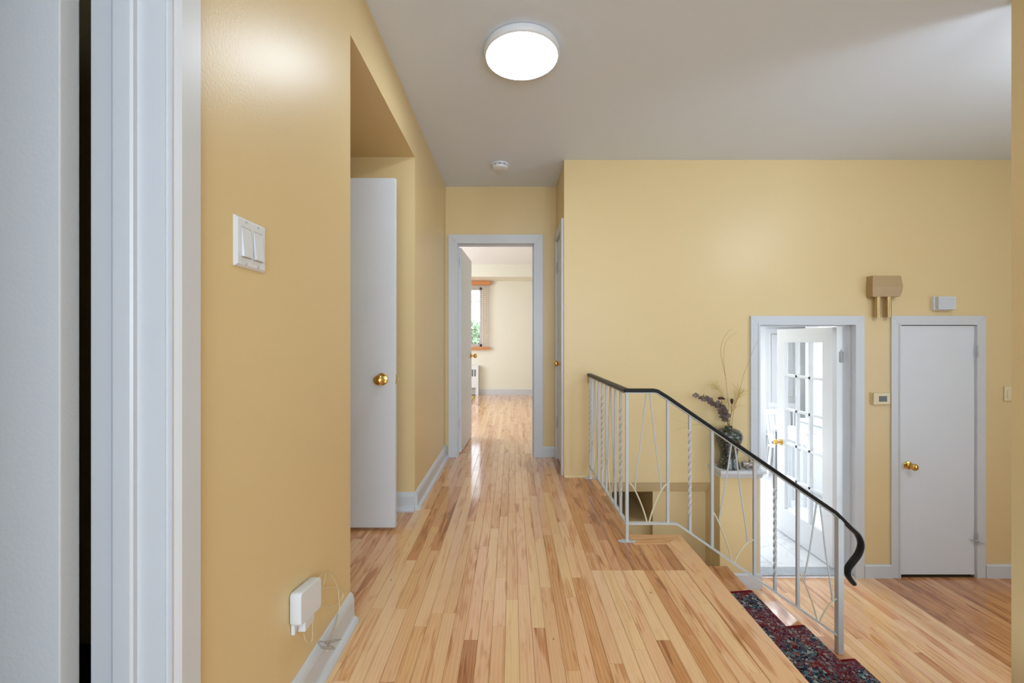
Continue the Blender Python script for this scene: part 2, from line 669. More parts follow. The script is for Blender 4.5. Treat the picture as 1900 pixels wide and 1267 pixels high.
def tag(o, label=None, cat=None, group=None, kind=None):
    if label:
        o['label'] = label
    if cat:
        o['category'] = cat
    if group:
        o['group'] = group
    if kind:
        o['kind'] = kind
    return o


def thing(name, loc, label, cat, group=None, kind=None):
    o = bpy.data.objects.new(name, None)
    C.objects.link(o)
    o.location = loc
    o.empty_display_size = 0.05
    return tag(o, label, cat, group, kind)


def struct(name, mb, mat, label, cat):
    return tag(mb.build(name, mat), label, cat, kind='structure')


def at(x, y, Y):
    """a point of the place seen at pixel x, y and standing at distance Y"""
    return Vector(((x - 950.0) / FPX * Y, Y, CAMZ - (y - 634.0) / FPX * Y))


def smoothpath(pts, k=6):
    pts = [Vector(p) for p in pts]
    out = []
    for i in range(len(pts) - 1):
        p0 = pts[max(0, i - 1)]
        p1 = pts[i]
        p2 = pts[i + 1]
        p3 = pts[min(len(pts) - 1, i + 2)]
        for j in range(k):
            t = j / k
            out.append(0.5 * ((2 * p1) + (p2 - p0) * t + (2 * p0 - 5 * p1 + 4 * p2 - p3) * t * t + (3 * p1 - p0 - 3 * p2 + p3) * t ** 3))
    out.append(pts[-1])
    return out


# ------------------------------------------------------------------ dimensions of the place
LW = -0.635      # hall left wall face
CEIL = 2.585
LOW = -0.82      # lower floor
FAR = 3.43       # wall with the lower doors
END = 4.025      # end wall of the hall
RW = 0.425       # hall right wall beyond the stairwell
EDGE = 0.70      # edge of the hall floor at the stairwell
NOSE = 0.96      # landing edge at the stairs
LFAR = 2.40      # landing far edge
GO = 0.299
RISE = 0.205

# ------------------------------------------------------------------ walls
b = MB()
b.box(LW - .12, LW, -2.6, -.05, 0, CEIL)
b.box(LW - .12, LW, -.05, .78, 2.06, CEIL)
b.box(LW - .12, LW, .78, 1.651, 0, CEIL)
b.box(LW - .12, LW, 1.651, 2.75, 2.31, CEIL)
b.box(LW - .12, LW, 2.75, END, 0, CEIL)
struct('wall_left', b, 'wall', 'yellow painted left wall of the hall with the recessed nook', 'wall')

b = MB()
b.box(-1.62, LW - .12, 1.53, 1.651, 0, CEIL)
b.box(-1.62, LW - .12, 2.75, 2.87, 0, CEIL)
b.box(-1.62, -1.50, 1.651, 2.75, 0, CEIL)
b.box(-1.50, LW - .12, 1.651, 2.75, 2.31, CEIL)
struct('wall_nook', b, 'wall', 'yellow walls and lowered soffit of the nook behind the open white door', 'wall')

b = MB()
b.box(-1.70, -1.585, -.9, 1.53, 0, CEIL)  # walls coloured black and set close so the door gap stays dark
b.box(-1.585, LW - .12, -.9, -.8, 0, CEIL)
b.box(-1.75, LW - .12, -.9, 1.66, -.05, .004)  # black slab added to block sky light leaking under the walls
struct('wall_side_room', b, 'dark', 'side room walls coloured black so the gap by the scuffed white door stays dark', 'wall')

b = MB()
b.box(LW - .12, -.536, END, END + .12, 0, CEIL)
b.box(.22, RW + .12, END, END + .12, 0, CEIL)
b.box(-.536, .22, END, END + .12, 2.05, CEIL)
struct('wall_end', b, 'wall', 'yellow end wall of the hall round the bedroom doorway', 'wall')

b = MB()
b.box(RW, RW + .12, FAR, 3.53, 0, CEIL)
b.box(RW, RW + .12, 3.53, 3.955, 2.05, CEIL)
b.box(RW, RW + .12, 3.955, END, 0, CEIL)
b.box(RW + .5, RW + .56, 3.56, END, 0, CEIL)
struct('wall_right', b, 'wall', 'short yellow right wall of the hall holding the narrow closet door', 'wall')

b = MB()
b.box(RW + .12, 1.62, FAR, FAR + .12, -.045, CEIL)
b.prism([(FAR, -.046), (FAR + .12, -.046), (FAR + .12, -.153), (FAR + .09, -.153)], 'x', .2, 1.62)
b.box(1.62, 2.0, FAR, FAR + .12, LOW - .3, CEIL)
b.box(2.0, 2.80, FAR, FAR + .12, 1.25, CEIL)
b.box(2.80, 3.15, FAR, FAR + .12, LOW - .3, CEIL)
b.box(3.15, 3.79, FAR, FAR + .12, 1.25, CEIL)
b.box(3.79, 5.2, FAR, FAR + .12, LOW - .3, CEIL)
struct('wall_far', b, 'wall', 'broad yellow wall above the stairs and the two lower doors', 'wall')

b = MB()
b.box(1.178, 1.62, FAR + .09, FAR + .5, -2.6, -.153)
b.box(.2, 1.178, FAR + .9, FAR + 1.0, -2.6, -.1)
b.box(.2, 1.21, FAR + .16, FAR + .9, -2.6, -.43)
b.box(.1, 1.3, FAR + .1, FAR + 1.0, -.15, -.1)
b.box(1.178, 1.3, FAR + .5, FAR + 1.0, -2.6, -.1)
b.box(.1, .32, 2.51, FAR + 1.0, -2.6, -.1)
b.box(1.62, 1.74, 2.51, FAR, -2.6, LOW - .03)
b.box(.2, 1.84, 2.51, FAR + .5, -2.7, -2.6)
struct('wall_stairwell', b, 'wall', 'yellow walls of the basement stairwell below the railing', 'wall')
b = MB()
b.prism([(.32, -.24), (.93, -.24), (1.84, LOW - .05), (1.84, -2.6), (.32, -2.6)], 'y', 2.453, 2.50)
struct('wall_stair_side', b, 'wall', 'yellow wall under the side of the stair treads', 'wall')

b = MB()
b.box(2.15, 2.27, -2.6, 1.81, LOW - .1, CEIL)
struct('wall_near_right', b, 'wall', 'yellow end of the near wall beside the lower entry floor', 'wall')

b = MB()
b.box(LW - .12, 5.2, -2.72, -2.6, LOW - .1, CEIL)
struct('wall_rear', b, 'wall', 'yellow rear wall of the hall behind the stairs landing', 'wall')
b = MB()
b.box(5.2, 5.32, -2.72, FAR + .12, LOW - .1, CEIL)
struct('wall_entry', b, 'wall', 'yellow outer wall of the lower entry room', 'wall')

b = MB()
b.box(-1.7, 5.32, -2.72, FAR, CEIL, CEIL + .1)
b.box(-1.7, RW + .6, FAR, END, CEIL, CEIL + .1)
struct('ceiling', b, 'ceiling', 'flat pale grey ceiling over the hall and the stairs', 'ceiling')

# half wall (post) with white cap beside the french door
b = MB()
b.box(1.622, 1.925, 3.28, FAR, LOW, .072)
struct('wall_post', b, 'wall', 'yellow half-height post with white cap carrying the vase', 'wall')
b = MB()
b.box(1.597, 1.95, 3.215, FAR, .088, .112, .004)
b.prism([(3.235, .088), (FAR, .088), (FAR, .045), (3.262, .045), (3.252, .06)], 'x', 1.612, 1.938)
struct('trim_1', b, 'white', 'white moulded cap on top of the yellow half-height post', 'trim')

# ------------------------------------------------------------------ baseboards
BP = [(0, 0), (.034, 0), (.034, .012), (.028, .022), (.018, .027), (.016, .034), (.016, .095), (.012, .108), (.006, .118), (0, .121)]


def baseb(name, runs, label, mat='white', prof=BP, z=0.0):
    """runs: (axis, face position, sign of outward normal, from, to)"""
    b = MB()
    for ax, pos, sg, a, c in runs:
        poly = [(pos + sg * d, z + h) for d, h in prof]
        b.prism(poly, ax, a, c)
    return struct(name, b, mat, label, 'baseboard')


baseb('baseboard_left', [('y', LW, 1, .837, 1.651)], 'white moulded baseboard on the left wall under the plugged-in white box')
baseb('baseboard_hall', [('y', LW, 1, 2.75, END), ('x', 2.75, -1, -1.45, LW + .001)],
      'white baseboard turning from the nook along the hall to the bedroom doorway')
SB = [(0, 0), (.014, 0), (.014, .085), (.006, .1), (0, .1)]
baseb('baseboard_end', [('x', END, -1, .289, RW)], 'short white baseboard between bedroom doorway and narrow closet', prof=SB)
QR = [(0, 0), (.022, 0), (.020, .012), (.012, .020), (0, .022)]
baseb('baseboard_quarter_round', [('x', FAR, -1, RW, .695)], 'yellow painted quarter-round strip at the foot of the wall by the railing', mat='wall', prof=QR)
LB = [(0, 0), (.016, 0), (.016, .098), (.010, .106), (0, .108)]
baseb('baseboard_between_doors', [('x', FAR, -1, 2.868, 3.087)], 'short white baseboard between the two lower doors', prof=LB, z=LOW)
baseb('baseboard_entry', [('x', FAR, -1, 3.856, 5.2)], 'white baseboard right of the lower closet door', prof=LB, z=LOW)
baseb('baseboard_post', [('x', 3.28, -1, 1.60, 1.94)], 'white baseboard at the foot of the yellow half-height post', prof=[(0, 0), (.02, 0), (.02, .11), (.012, .12), (0, .12)], z=LOW)

# ------------------------------------------------------------------ casings
def casing_y(b, pos, sg, x0, x1, ztop, zbot, wdt=.075, th=.018):
    """casing round an opening x0..x1 on a wall face y = pos; sg = -1 towards the camera"""
    e = .0006
    y0, y1 = sorted((pos, pos + sg * th))
    b.prism([(x0 - wdt, zbot), (x0, zbot), (x0, ztop - e), (x0 - wdt, ztop + wdt - e)], 'y', y0, y1)
    b.prism([(x1, zbot), (x1 + wdt, zbot), (x1 + wdt, ztop + wdt - e), (x1, ztop - e)], 'y', y0, y1)
    b.prism([(x0 + e, ztop), (x1 - e, ztop), (x1 + wdt - e, ztop + wdt), (x0 - wdt + e, ztop + wdt)], 'y', y0, y1)
    # raised inner bead
    yb0, yb1 = sorted((pos, pos + sg * (th + .004)))
    b.box(x0 - .013, x0 + .0012, yb0, yb1 + (.0007 if sg < 0 else 0), zbot, ztop - .0012)
    b.box(x1 - .0012, x1 + .013, yb0, yb1 + (.0007 if sg < 0 else 0), zbot, ztop - .0012)
    b.box(x0 - .013, x1 + .013, yb0, yb1 + (.0007 if sg < 0 else 0), ztop - .0011, ztop + .013)


# bedroom doorway
b = MB()
casing_y(b, END, -1, -.523, .21, 2.04, 0, wdt=.083)
b.box(-.536, -.526, END, END + .12, 0, 2.05)
b.box(.21, .22, END, END + .12, 0, 2.05)
b.box(-.526, .21, END, END + .12, 2.04, 2.05)
b.box(.198, .21, END + .06, END + .09, 0, 2.04)
b.box(-.526, .21, END + .045, END + .075, 2.028, 2.04)
b.box(-.526, -.515, END + .03, END + .06, 0, 2.04)
struct('trim_2', b, 'white', 'white casing and jamb of the bedroom doorway at the hall end', 'door frame')

# narrow closet in the right wall of the hall
b = MB()
th = .018
for y0, y1 in ((3.462, 3.535), (3.955, 4.018)):
    b.box(RW - th, RW, y0, y1, 0, 2.0445)
b.box(RW - th, RW, 3.462, 4.018, 2.045, 2.12)
b.box(RW, RW + .1, 3.53, 3.54, 0, 2.05)
b.box(RW, RW + .1, 3.945, 3.955, 0, 2.05)
b.box(RW, RW + .1, 3.54, 3.945, 2.04, 2.05)
struct('trim_3', b, 'white', 'white casing of the narrow closet in the right hall wall', 'door frame')

# french door
b = MB()
casing_y(b, FAR, -1, 2.012, 2.79, 1.24, LOW, wdt=.072)
b.box(2.0, 2.012, FAR, FAR + .12, LOW, 1.25)
b.box(2.79, 2.80, FAR, FAR + .12, LOW, 1.25)
b.box(2.012, 2.79, FAR, FAR + .12, 1.24, 1.25)
b.box(2.776, 2.79, FAR + .03, FAR + .062, LOW + .02, 1.24)
b.box(2.012, 2.024, FAR + .03, FAR + .062, LOW + .02, 1.24)
b.box(2.024, 2.776, FAR + .03, FAR + .062, 1.228, 1.24)
struct('trim_4', b, 'white', 'white casing and jamb round the open french door', 'door frame')

# lower closet
b = MB()
casing_y(b, FAR, -1, 3.16, 3.782, 1.24, LOW, wdt=.073, th=.011)
b.box(3.15, 3.158, FAR, FAR + .12, LOW, 1.25)
b.box(3.7785, 3.79, FAR, FAR + .12, LOW, 1.25)
b.box(3.16, 3.782, FAR, FAR + .12, 1.242, 1.25)
struct('trim_5', b, 'white', 'white mitred casing round the closed lower closet door', 'door frame')
b = MB()
b.box(3.1, 3.85, FAR + .12, FAR + .16, LOW, 1.3)  # closet darkness put into a black panel
struct('closet_shade_panel', b, 'dark', 'black panel behind the closed lower door standing in for the unlit closet', 'wall')

# near side-room doorway: casing on the hall face, jamb with stop
b = MB()
b.prism([(LW, .770), (LW, .838), (LW + .013, .838), (LW + .019, .832), (LW + .019, .785), (LW + .012, .775), (LW + .012, .770)], 'z', 0, 2.10)
b.box(LW - .133, LW + .002, .767, .782, 0, 2.06)
b.prism([(-.684, .767), (-.682, .757), (-.686, .754), (-.716, .754), (-.722, .757), (-.722, .767)], 'z', 0, 2.05)
b.box(LW - .12, LW, -.05, .767, 2.045, 2.06)
b.box(LW, LW + .018, -.12, .838, 2.05, 2.13)
struct('trim_6', b, 'white', 'white casing and stepped jamb beside the dark door gap', 'door frame')

# ------------------------------------------------------------------ doors
KNOB = [(.033, 0), (.034, .003), (.031, .008), (.016, .011), (.011, .016), (.0105, .03), (.016, .036), (.0255, .044), (.0285, .055), (.026, .066), (.017, .073), (.0, .0755)]


def knob(parent, pos, axis, s=1.0):
    k = MB()
    k.lathe([(r * s, h * s) for r, h in KNOB[4:]], pos, axis, 24)
    o = k.build('door_knob', 'brass', parent)
    r = MB()
    r.lathe([(a * s, h * s) for a, h in KNOB[:5]], pos, axis, 24)
    r.build('rosette', 'brass', o)
    return o


def hinge(parent, x, y, z, ax='y', h=.09):
    k = MB()
    k.lathe([(.0, 0), (.0065, .001), (.0065, h), (.004, h + .004), (.0, h + .009)], (x, y, z), 'z', 10)
    for i in range(1, 4):
        k.lathe([(.0073, 0), (.0073, .002)], (x, y, z + h * i / 4), 'z', 10)
    return k.build('hinge', 'hinge', parent)


def door(name, label):
    return thing(name, (0, 0, 0), label, 'door', kind='structure')


# scuffed door at the left edge
d = door('door_1', 'scuffed white door standing open beside the dark gap and the light switch wall')
MB().box(-1.56, -.805, .748, .783, .01, 2.04, .002).build('leaf', 'scuffed', d)
# nook door
d = door('door_2', 'plain white door open in the yellow nook with a brass knob and latch')
MB().box(-1.44, -.682, 2.452, 2.487, .018, 2.058, .0025).build('leaf', 'doorwhite', d)
knob(d, (-.758, 2.452, .884), '-y', 1.08)
b = MB()
b.box(-.6835, -.6805, 2.459, 2.480, .855, .913)
b.box(-.682, -.668, 2.464, 2.475, .878, .892, .001)
b.build('latch', 'oldbrass', d)
# bedroom door leaf, opened into the room about the left jamb
d = door('door_3', 'white bedroom door opened inward at the hall end with a brass knob')
ang = math.radians(87.5)
hx, hy = -.519, END + .125
c, s = math.cos(ang), math.sin(ang)


def rot3(u, v, z):   # u along the leaf, v through its thickness
    return (hx + u * c + v * s, hy + u * s - v * c, z)


b = MB()
vs = [rot3(u, v, z) for z in (.012, 2.03) for v in (-.018, .018) for u in (.004, .728)]
b.add(vs, [(0, 2, 3, 1), (4, 5, 7, 6), (0, 1, 5, 4), (2, 6, 7, 3), (0, 4, 6, 2), (1, 3, 7, 5)])
b.build('leaf', 'doorwhite', d)
knob(d, rot3(.665, .018, .97 - .03), 'x', .95)
hinge(d, -.523, END + .118, 1.83)
hinge(d, -.523, END + .118, .25)
# narrow closet door
d = door('door_4', 'narrow white closet door closed in the right wall of the hall')
MB().box(RW + .004, RW + .04, 3.543, 3.942, .012, 2.036, .002).build('leaf', 'doorwhite', d)
knob(d, (RW + .004, 3.60, .915), '-x', .95)
hinge(d, RW - .004, 3.945, 1.75)
hinge(d, RW - .004, 3.945, .30)
# lower closet door
d = door('door_5', 'plain white closet door closed on the lower floor with a brass knob')
MB().box(3.166, 3.778, FAR + .002, FAR + .038, LOW + .022, 1.234, .002).build('leaf', 'doorwhite', d)
knob(d, (3.232, FAR + .002, .094), '-y', 1.0)
hinge(d, 3.781, FAR - .019, .975)
hinge(d, 3.781, FAR - .019, -.545)
b = MB()
b.tube([(3.735, FAR - .004, -.505), (3.76, FAR - .03, -.508), (3.80, FAR - .03, -.525), (3.83, FAR - .022, -.535)], .004, 6)
b.build('hook_catch', 'hinge', d)

# french door leaf, folded back into the kitchen
d = door('door_6', 'white french door of fifteen glass panes standing open to the kitchen')
FX = 2.705
Y0, Y1 = FAR + .095, FAR + .095 + .735
ZB, ZT = LOW + .025, 1.225
t0, t1 = FX - .018, FX + .018
st = .115
py0, py1 = Y0 + st, Y1 - st
pz0, pz1 = ZB + .25, ZT - .13
for ya_, yb_ in ((Y0, py0), (py1, Y1)):
    MB().box(t0, t1, ya_, yb_, ZB, ZT).build('stile', 'kwhite', d)
for za_, zb_ in ((ZB, pz0), (pz1, ZT)):
    MB().box(t0, t1, py0, py1, za_, zb_).build('rail', 'kwhite', d)
mw = .022
cw = (py1 - py0 - 2 * mw) / 3
rh = (pz1 - pz0 - 4 * mw) / 5
for i in range(1, 3):
    y = py0 + i * cw + (i - 1) * mw
    MB().box(t0 + .003, t1 - .003, y, y + mw, pz0, pz1).build('muntin', 'kwhite', d)
for j in range(1, 5):
    z = pz0 + j * rh + (j - 1) * mw
    MB().box(t0 + .003, t1 - .003, py0, py1, z, z + mw).build('muntin', 'kwhite', d)
for i in range(3):
    for j in range(5):
        y = py0 + i * (cw + mw)
        z = pz0 + j * (rh + mw)
        MB().box(FX - .002, FX + .002, y - .003, y + cw + .003, z - .003, z + rh + .003).build('glass_pane', 'glass', d)
knob(d, (t0, Y1 - .06, .10), '-x', .95)
b = MB()
b.box(2.74, 2.775, FAR + .088, FAR + .0935, .93, 1.02)
b.lathe([(0, 0), (.007, .001), (.007, .1), (.003, .105), (.004, .112), (0, .116)], (2.752, FAR + .086, .925), 'z', 10)
b.build('hinge', 'hinge', d)

# ------------------------------------------------------------------ wooden floors
BW = .0508


def board_mesh(wd):
    """unit-length board, chamfered along the long edges, top at z = 0"""
    h = wd / 2 - .0004
    c = .0009
    poly = [(-h, -.018), (h, -.018), (h, -c), (h - c, 0), (-h + c, 0), (-h, -c)]
    b = MB()
    b.prism(poly, 'y', 0, 1)
    me = b.mesh('plank')
    me.materials.append(M['wood'])
    return me


BM = board_mesh(BW)


def lay(parent, x0, x1, y0, y1, z, tone, breaks=(), lmin=.32, lmax=1.05, seed=1, seen=None, stuff=None, cut=None):
    """strips along Y. each plank is an object of its own where seen() holds, else it joins the stuff list"""
    rnd = random.Random(seed)
    n = int(round((x1 - x0) / BW))
    n_ind = 0
    for i in range(n):
        x = x0 + (i + .5) * BW
        ya, yb = y0, y1
        if cut:
            ya, yb = cut(x, ya, yb)
            if yb - ya < .02:
                continue
        stops = [ya] + sorted(q for q in breaks_for(breaks, x) if ya < q < yb) + [yb]
        for s0, s1 in zip(stops[:-1], stops[1:]):
            y = s0
            first = True
            while y < s1 - 1e-4:
                L = rnd.uniform(lmin, lmax)
                if first:
                    L *= rnd.uniform(.3, 1.0)
                    first = False
                e = y + L
                if s1 - e < .14:
                    e = s1
                tn = tone(x, (y + e) / 2, rnd)
                col = (tn, rnd.random(), rnd.random(), 1)
                if seen is None or seen(x, y, e):
                    o = bpy.data.objects.new('plank', BM)
                    C.objects.link(o)
                    o.parent = parent
                    o.location = Vector((x, y + .0004, z + rnd.uniform(-.0003, .0003))) - worldloc(parent)
                    o.scale = (1, e - y - .0008, 1)
                    o.color = col
                    n_ind += 1
                else:
                    stuff.append((x, y, e, z, col))
                y = e
    return n_ind


def breaks_for(br, x):
    return [q for (xa, xb, q) in br if xa <= x <= xb]


def stuff_mesh(parent, lst, name='plank_field'):
    vs, fs, cols = [], [], []
    h = BW / 2 - .0004
    for (x, y, e, z, col) in lst:
        k = len(vs)
        for zz in (-.012, 0):
            for yy in (y + .0004, e - .0004):
                for xx in (x - h, x + h):
                    vs.append((xx, yy, z + zz))
        fs += [tuple(k + i for i in f) for f in [(4, 5, 7, 6), (0, 1, 5, 4), (2, 6, 7, 3), (0, 4, 6, 2), (1, 3, 7, 5)]]
        cols += [col] * 8
    off = worldloc(parent)
    me = bpy.data.meshes.new(name)
    me.from_pydata([tuple(Vector(v) - off) for v in vs], [], fs)
    at_ = me.color_attributes.new('board', 'FLOAT_COLOR', 'POINT')
    for i, c_ in enumerate(cols):
        at_.data[i].color = c_
    me.materials.append(M['wood_attr'])
    o = bpy.data.objects.new(name, me)
    C.objects.link(o)
    o.parent = parent
    o['kind'] = 'stuff'
    return o


# upper floor: slab below the planks
b = MB()
b.box(-1.62, EDGE - .01, -2.6, FAR, -.22, -.019)
b.box(-1.62, RW, FAR, END + .12, -.22, -.019)
b.box(EDGE - .01, NOSE - .02, -2.6, LFAR - .02, -.2, -.019)
b.box(NOSE - .02, 2.15, -2.6, 1.2, -.2, -.019)
floor = struct('floor', b, 'subfloor', 'glossy maple strip floor of the hall and the upper landing', 'floor')


def tone_up(x, y, r):
    if x > .38 and y > 2.03:
        return min(.95, max(.2, r.gauss(.60, .15)))
    if y > 2.75 or x < LW:
        return min(.9, max(.12, r.gauss(.38, .12)))
    q = r.random()
    if q < .22:
        return r.uniform(0.0, .12)
    if q < .84:
        return r.uniform(.08, .36)
    return r.uniform(.45, .78)


stuff = []


def cut_up(x, a, c_):
    if x > EDGE - .01:
        return a, LFAR - .115
    if x > RW - .005:
        return a, FAR
    return a, END + .12


X0 = LW
lay(floor, X0, X0 + BW * 29, .0, END + .12, 0, tone_up, breaks=[(.38, .9, 2.03)], seed=11,
    seen=lambda x, y, e: e > 1.32, stuff=stuff, cut=cut_up)
lay(floor, LW - BW * 17, LW, 1.655, 2.75, 0, tone_up, seed=12, seen=lambda x, y, e: x > -1.1 and e > 1.7, stuff=stuff)
lay(floor, NOSE - .108 - .002, 2.15, -.6, 1.19, 0, tone_up, seed=13, seen=lambda x, y, e: False, stuff=stuff)
lay(floor, X0, X0 + BW * 29, -2.6, 0, 0, tone_up, seed=14, seen=lambda x, y, e: False, stuff=stuff)
stuff_mesh(floor, stuff)


def nosing(name, poly, mat, tone):
    """flat board with a rounded outer edge, polygon in plan"""
    b = MB()
    b.prism(poly, 'z', -.03, .0015)
    o = b.build(name, mat, floor)
    bv = o.modifiers.new('round', 'BEVEL')
    bv.width = .005
    bv.segments = 3
    bv.limit_method = 'ANGLE'
    o.color = (tone, .37, .5, 1)
    return o


g = .0012
XI = X0 + BW * 29 + .001
nosing('edge_board', [(XI, 1.2), (NOSE, 1.2), (NOSE, LFAR), (XI, LFAR - .113)], 'wood', .30)
nosing('edge_board', [(EDGE - .04, LFAR), (NOSE - g * 2, LFAR), (XI - g, LFAR - .113), (EDGE - .04, LFAR - .113)], 'woodx', .45)

# lower floor
b = MB()
b.box(1.62, 5.2, 2.43, FAR, LOW - .1, LOW - .019)
b.box(1.80, 5.2, -2.6, 2.43, LOW - .1, LOW - .019)
b.box(3.16, 3.78, FAR, FAR + .12, LOW - .1, LOW - .001)
floor2 = struct('floor_entry', b, 'subfloor', 'maple strip floor of the lower entry in front of the two lower doors', 'floor')


def tone_low(x, y, r):
    if x > 2.94:
        return min(.95, max(.3, r.gauss(.62, .10)))
    q = r.random()
    if q < .3:
        return r.uniform(.0, .15)
    if q < .85:
        return r.uniform(.15, .4)
    return r.uniform(.45, .65)


stuff = []
lay(floor2, 1.62, 1.62 + BW * 70, 1.25, FAR, LOW, tone_low, lmin=.4, lmax=1.3, seed=21,
    seen=lambda x, y, e: e > 2.3 and x < 1.19 * e, stuff=stuff, cut=lambda x, a, c_: ((2.43 if x < 1.86 else a), c_))
stuff_mesh(floor2, stuff)

# bedroom floor: planks too narrow at that distance to pick apart
b = MB()
b.box(-2.8, 1.7, END + .12, 8.7, -.2, -.013)
floor3 = struct('floor_bedroom', b, 'subfloor', 'sunlit maple strip floor of the bedroom beyond the hall', 'floor')
stuff = []
lay(floor3, X0 - BW * 42, X0 + BW * 46, END + .12, 8.7, 0, lambda x, y, r: min(.6, max(0, r.gauss(.3, .12))), lmin=.4, lmax=1.2,
    seed=31, seen=lambda x, y, e: False, stuff=stuff)
stuff_mesh(floor3, stuff)

# ------------------------------------------------------------------ stairs
stairs = thing('staircase', (1.4, 1.85, LOW), 'short flight of glossy wooden stairs under the patterned runner', 'stairs')
YS0, YS1 = 1.2, 2.45
for n in range(1, 5):
    zt = -RISE * n
    xr = NOSE - .02 + GO * (n - 1) - .0
    if n < 4:
        b = MB()
        xn = NOSE + GO * n
        b.prism([(xr - .01, zt - .028), (xn - .008, zt - .028), (xn, zt - .02), (xn, zt - .008), (xn - .008, zt), (xr - .01, zt)], 'y', YS0, YS1)
        o = b.build('tread', 'wood', stairs)
        o.color = (.48 + .05 * n, .2 * n, .5, 1)
    b = MB()
    b.box(xr - .028, xr - .01, YS0, YS1 - .012, zt if n < 4 else LOW, zt + RISE - .028)
    o = b.build('riser', 'white', stairs)
b = MB()
b.prism([(NOSE - .02, -.22), (NOSE + GO * 3 - .03, LOW + .15), (NOSE + GO * 3 - .03, LOW), (NOSE - .02, LOW)], 'y', YS0, YS0 + .03)
b.build('stringer', 'white', stairs)

# runner
path = [Vector((NOSE - .012, 0, -.035)), Vector((NOSE - .012, 0, -RISE + .006))]
for n in range(1, 4):
    zt = -RISE * n + .006
    xn = NOSE + GO * n + .004
    path += [Vector((NOSE + GO * (n - 1) - .008, 0, zt))]
    for k in range(0, 6):
        path.append(Vector((xn - .2 + .18 * k / 5, 0, zt)))
    for k in range(1, 6):
        a = PI / 2 * k / 5
        path.append(Vector((xn - .02 + .022 * math.sin(a), 0, zt - .022 + .022 * math.cos(a))))
    path.append(Vector((xn - .014, 0, zt - .05)))
    path.append(Vector((xn - .014, 0, zt - RISE + .004)))
path.append(Vector((NOSE + GO * 3 + .05, 0, LOW + .008)))
path = [p for i, p in enumerate(path) if i == 0 or (p - path[i - 1]).length > 1e-4]
me = bpy.data.meshes.new('stair_runner')
bm = bmesh.new()
uvl = bm.loops.layers.uv.new('UVMap')
NU = 12
rows = []
acc = 0
for i, p in enumerate(path):
    if i:
        acc += (p - path[i - 1]).length
    yf = 2.20 + .07 * (p.x - 1.25) / .6
    yn = 1.42
    rows.append(([bm.verts.new((p.x, yf + (yn - yf) * k / NU, p.z)) for k in range(NU + 1)], acc, [(yf - yn) * k / NU for k in range(NU + 1)]))
for (r0, a0, u0), (r1, a1, u1) in zip(rows[:-1], rows[1:]):
    for k in range(NU):
        f = bm.faces.new((r0[k], r0[k + 1], r1[k + 1], r1[k]))
        f.smooth = True
        for l, (u, v_) in zip(f.loops, ((u0[k], a0), (u0[k + 1], a0), (u1[k + 1], a1), (u1[k], a1))):
            l[uvl].uv = (u, v_)
bm.normal_update()
bmesh.ops.recalc_face_normals(bm, faces=bm.faces[:])
bm.to_mesh(me)
bm.free()
me.materials.append(M['rug'])
rug = bpy.data.objects.new('stair_runner', me)
C.objects.link(rug)
so = rug.modifiers.new('thick', 'SOLIDIFY')
so.thickness = .006
so.offset = 0
tag(rug, 'dark red and navy oriental runner laid down the stairs', 'rug')

# ------------------------------------------------------------------ railing
RX, RY = .632, 2.32
ZR = .828       # underside-centre of the handrail on the level
rail = thing('stair_railing', (RX, RY, 0), 'white iron stair railing with black handrail, twisted bars and lyre panels', 'railing')
SL = .686


def B(x, y):     # point of the descending run seen at pixel x, y
    return at(x, y, RY)


cap = [(-.019, -.006), (-.014, -.010), (.014, -.010), (.019, -.006), (.019, .005), (.012, .010), (-.012, .010), (-.019, .005)]
topB = [Vector((RX - .012, RY, ZR + .006)), Vector((.78, RY, ZR + .006))]
topB += [Vector((.80, RY, ZR + .003)), Vector((.825, RY, ZR - .012))]
xe = 1.78
topB += [Vector((.86 + (xe - .86) * k / 8, RY, ZR - .034 - SL * (xe - .86) * k / 8)) for k in range(9)]
curl = [B(1578, 980), B(1591, 993), B(1597, 1010), B(1592, 1028), B(1581, 1043), B(1573, 1055), B(1573, 1068), B(1583, 1083)]
cs = smoothpath([topB[-1]] + curl, 5)
topB = topB + cs[1:]
b = MB()
b.sweep([(RX, 3.43, ZR + .006), (RX, RY - .012, ZR + .006)], cap, side=(1, 0, 0))
b.sweep(topB, cap, side=(0, 1, 0))
hr = b.build('handrail', 'black', rail)
flat = [(-.013, -.003), (.013, -.003), (.013, .003), (-.013, .003)]
b = MB()
b.sweep([(RX, 3.425, ZR - .008), (RX, RY, ZR - .008)], flat, side=(1, 0, 0), smooth=False)
und = []
for i, p in enumerate(topB):
    a = topB[max(0, i - 1)]
    c_ = topB[min(len(topB) - 1, i + 1)]
    t = (c_ - a).normalized()
    nn = Vector((0, 1, 0)).cross(t)
    if nn.z < 0 and i < 16:
        nn = -nn
    und.append((p, nn))
sgn = und[3][1]
b.sweep([p - nn * .0125 for p, nn in und], flat, side=(0, 1, 0), smooth=False)
b.build('steel_band', 'steel', hr)
b = MB()
b.box(RX - .02, RX - .014, 3.40, 3.425, ZR - .06, ZR)
b.lathe([(.004, 0), (.006, .004), (0, .006)], (RX - .017, 3.405, ZR - .055), '-x', 8)
b.build('wall_bracket', 'brass', rail)

ZL = .102
bot = [(-.011, -.005), (.011, -.005), (.011, .005), (-.011, .005)]
b = MB()
b.sweep([(RX, 3.40, ZL), (RX, RY, ZL)], bot, side=(1, 0, 0), smooth=False)
lowB = [Vector((RX - .008, RY, ZL)), Vector((.895, RY, ZL)), Vector((.91, RY, ZL - .004)), Vector((.925, RY, ZL - .013)), Vector((1.80, RY, ZL - .013 - .695 * .875))]
b.sweep(lowB, bot, side=(0, 1, 0), smooth=False)
b.build('bottom_rail', 'rail_white', rail)


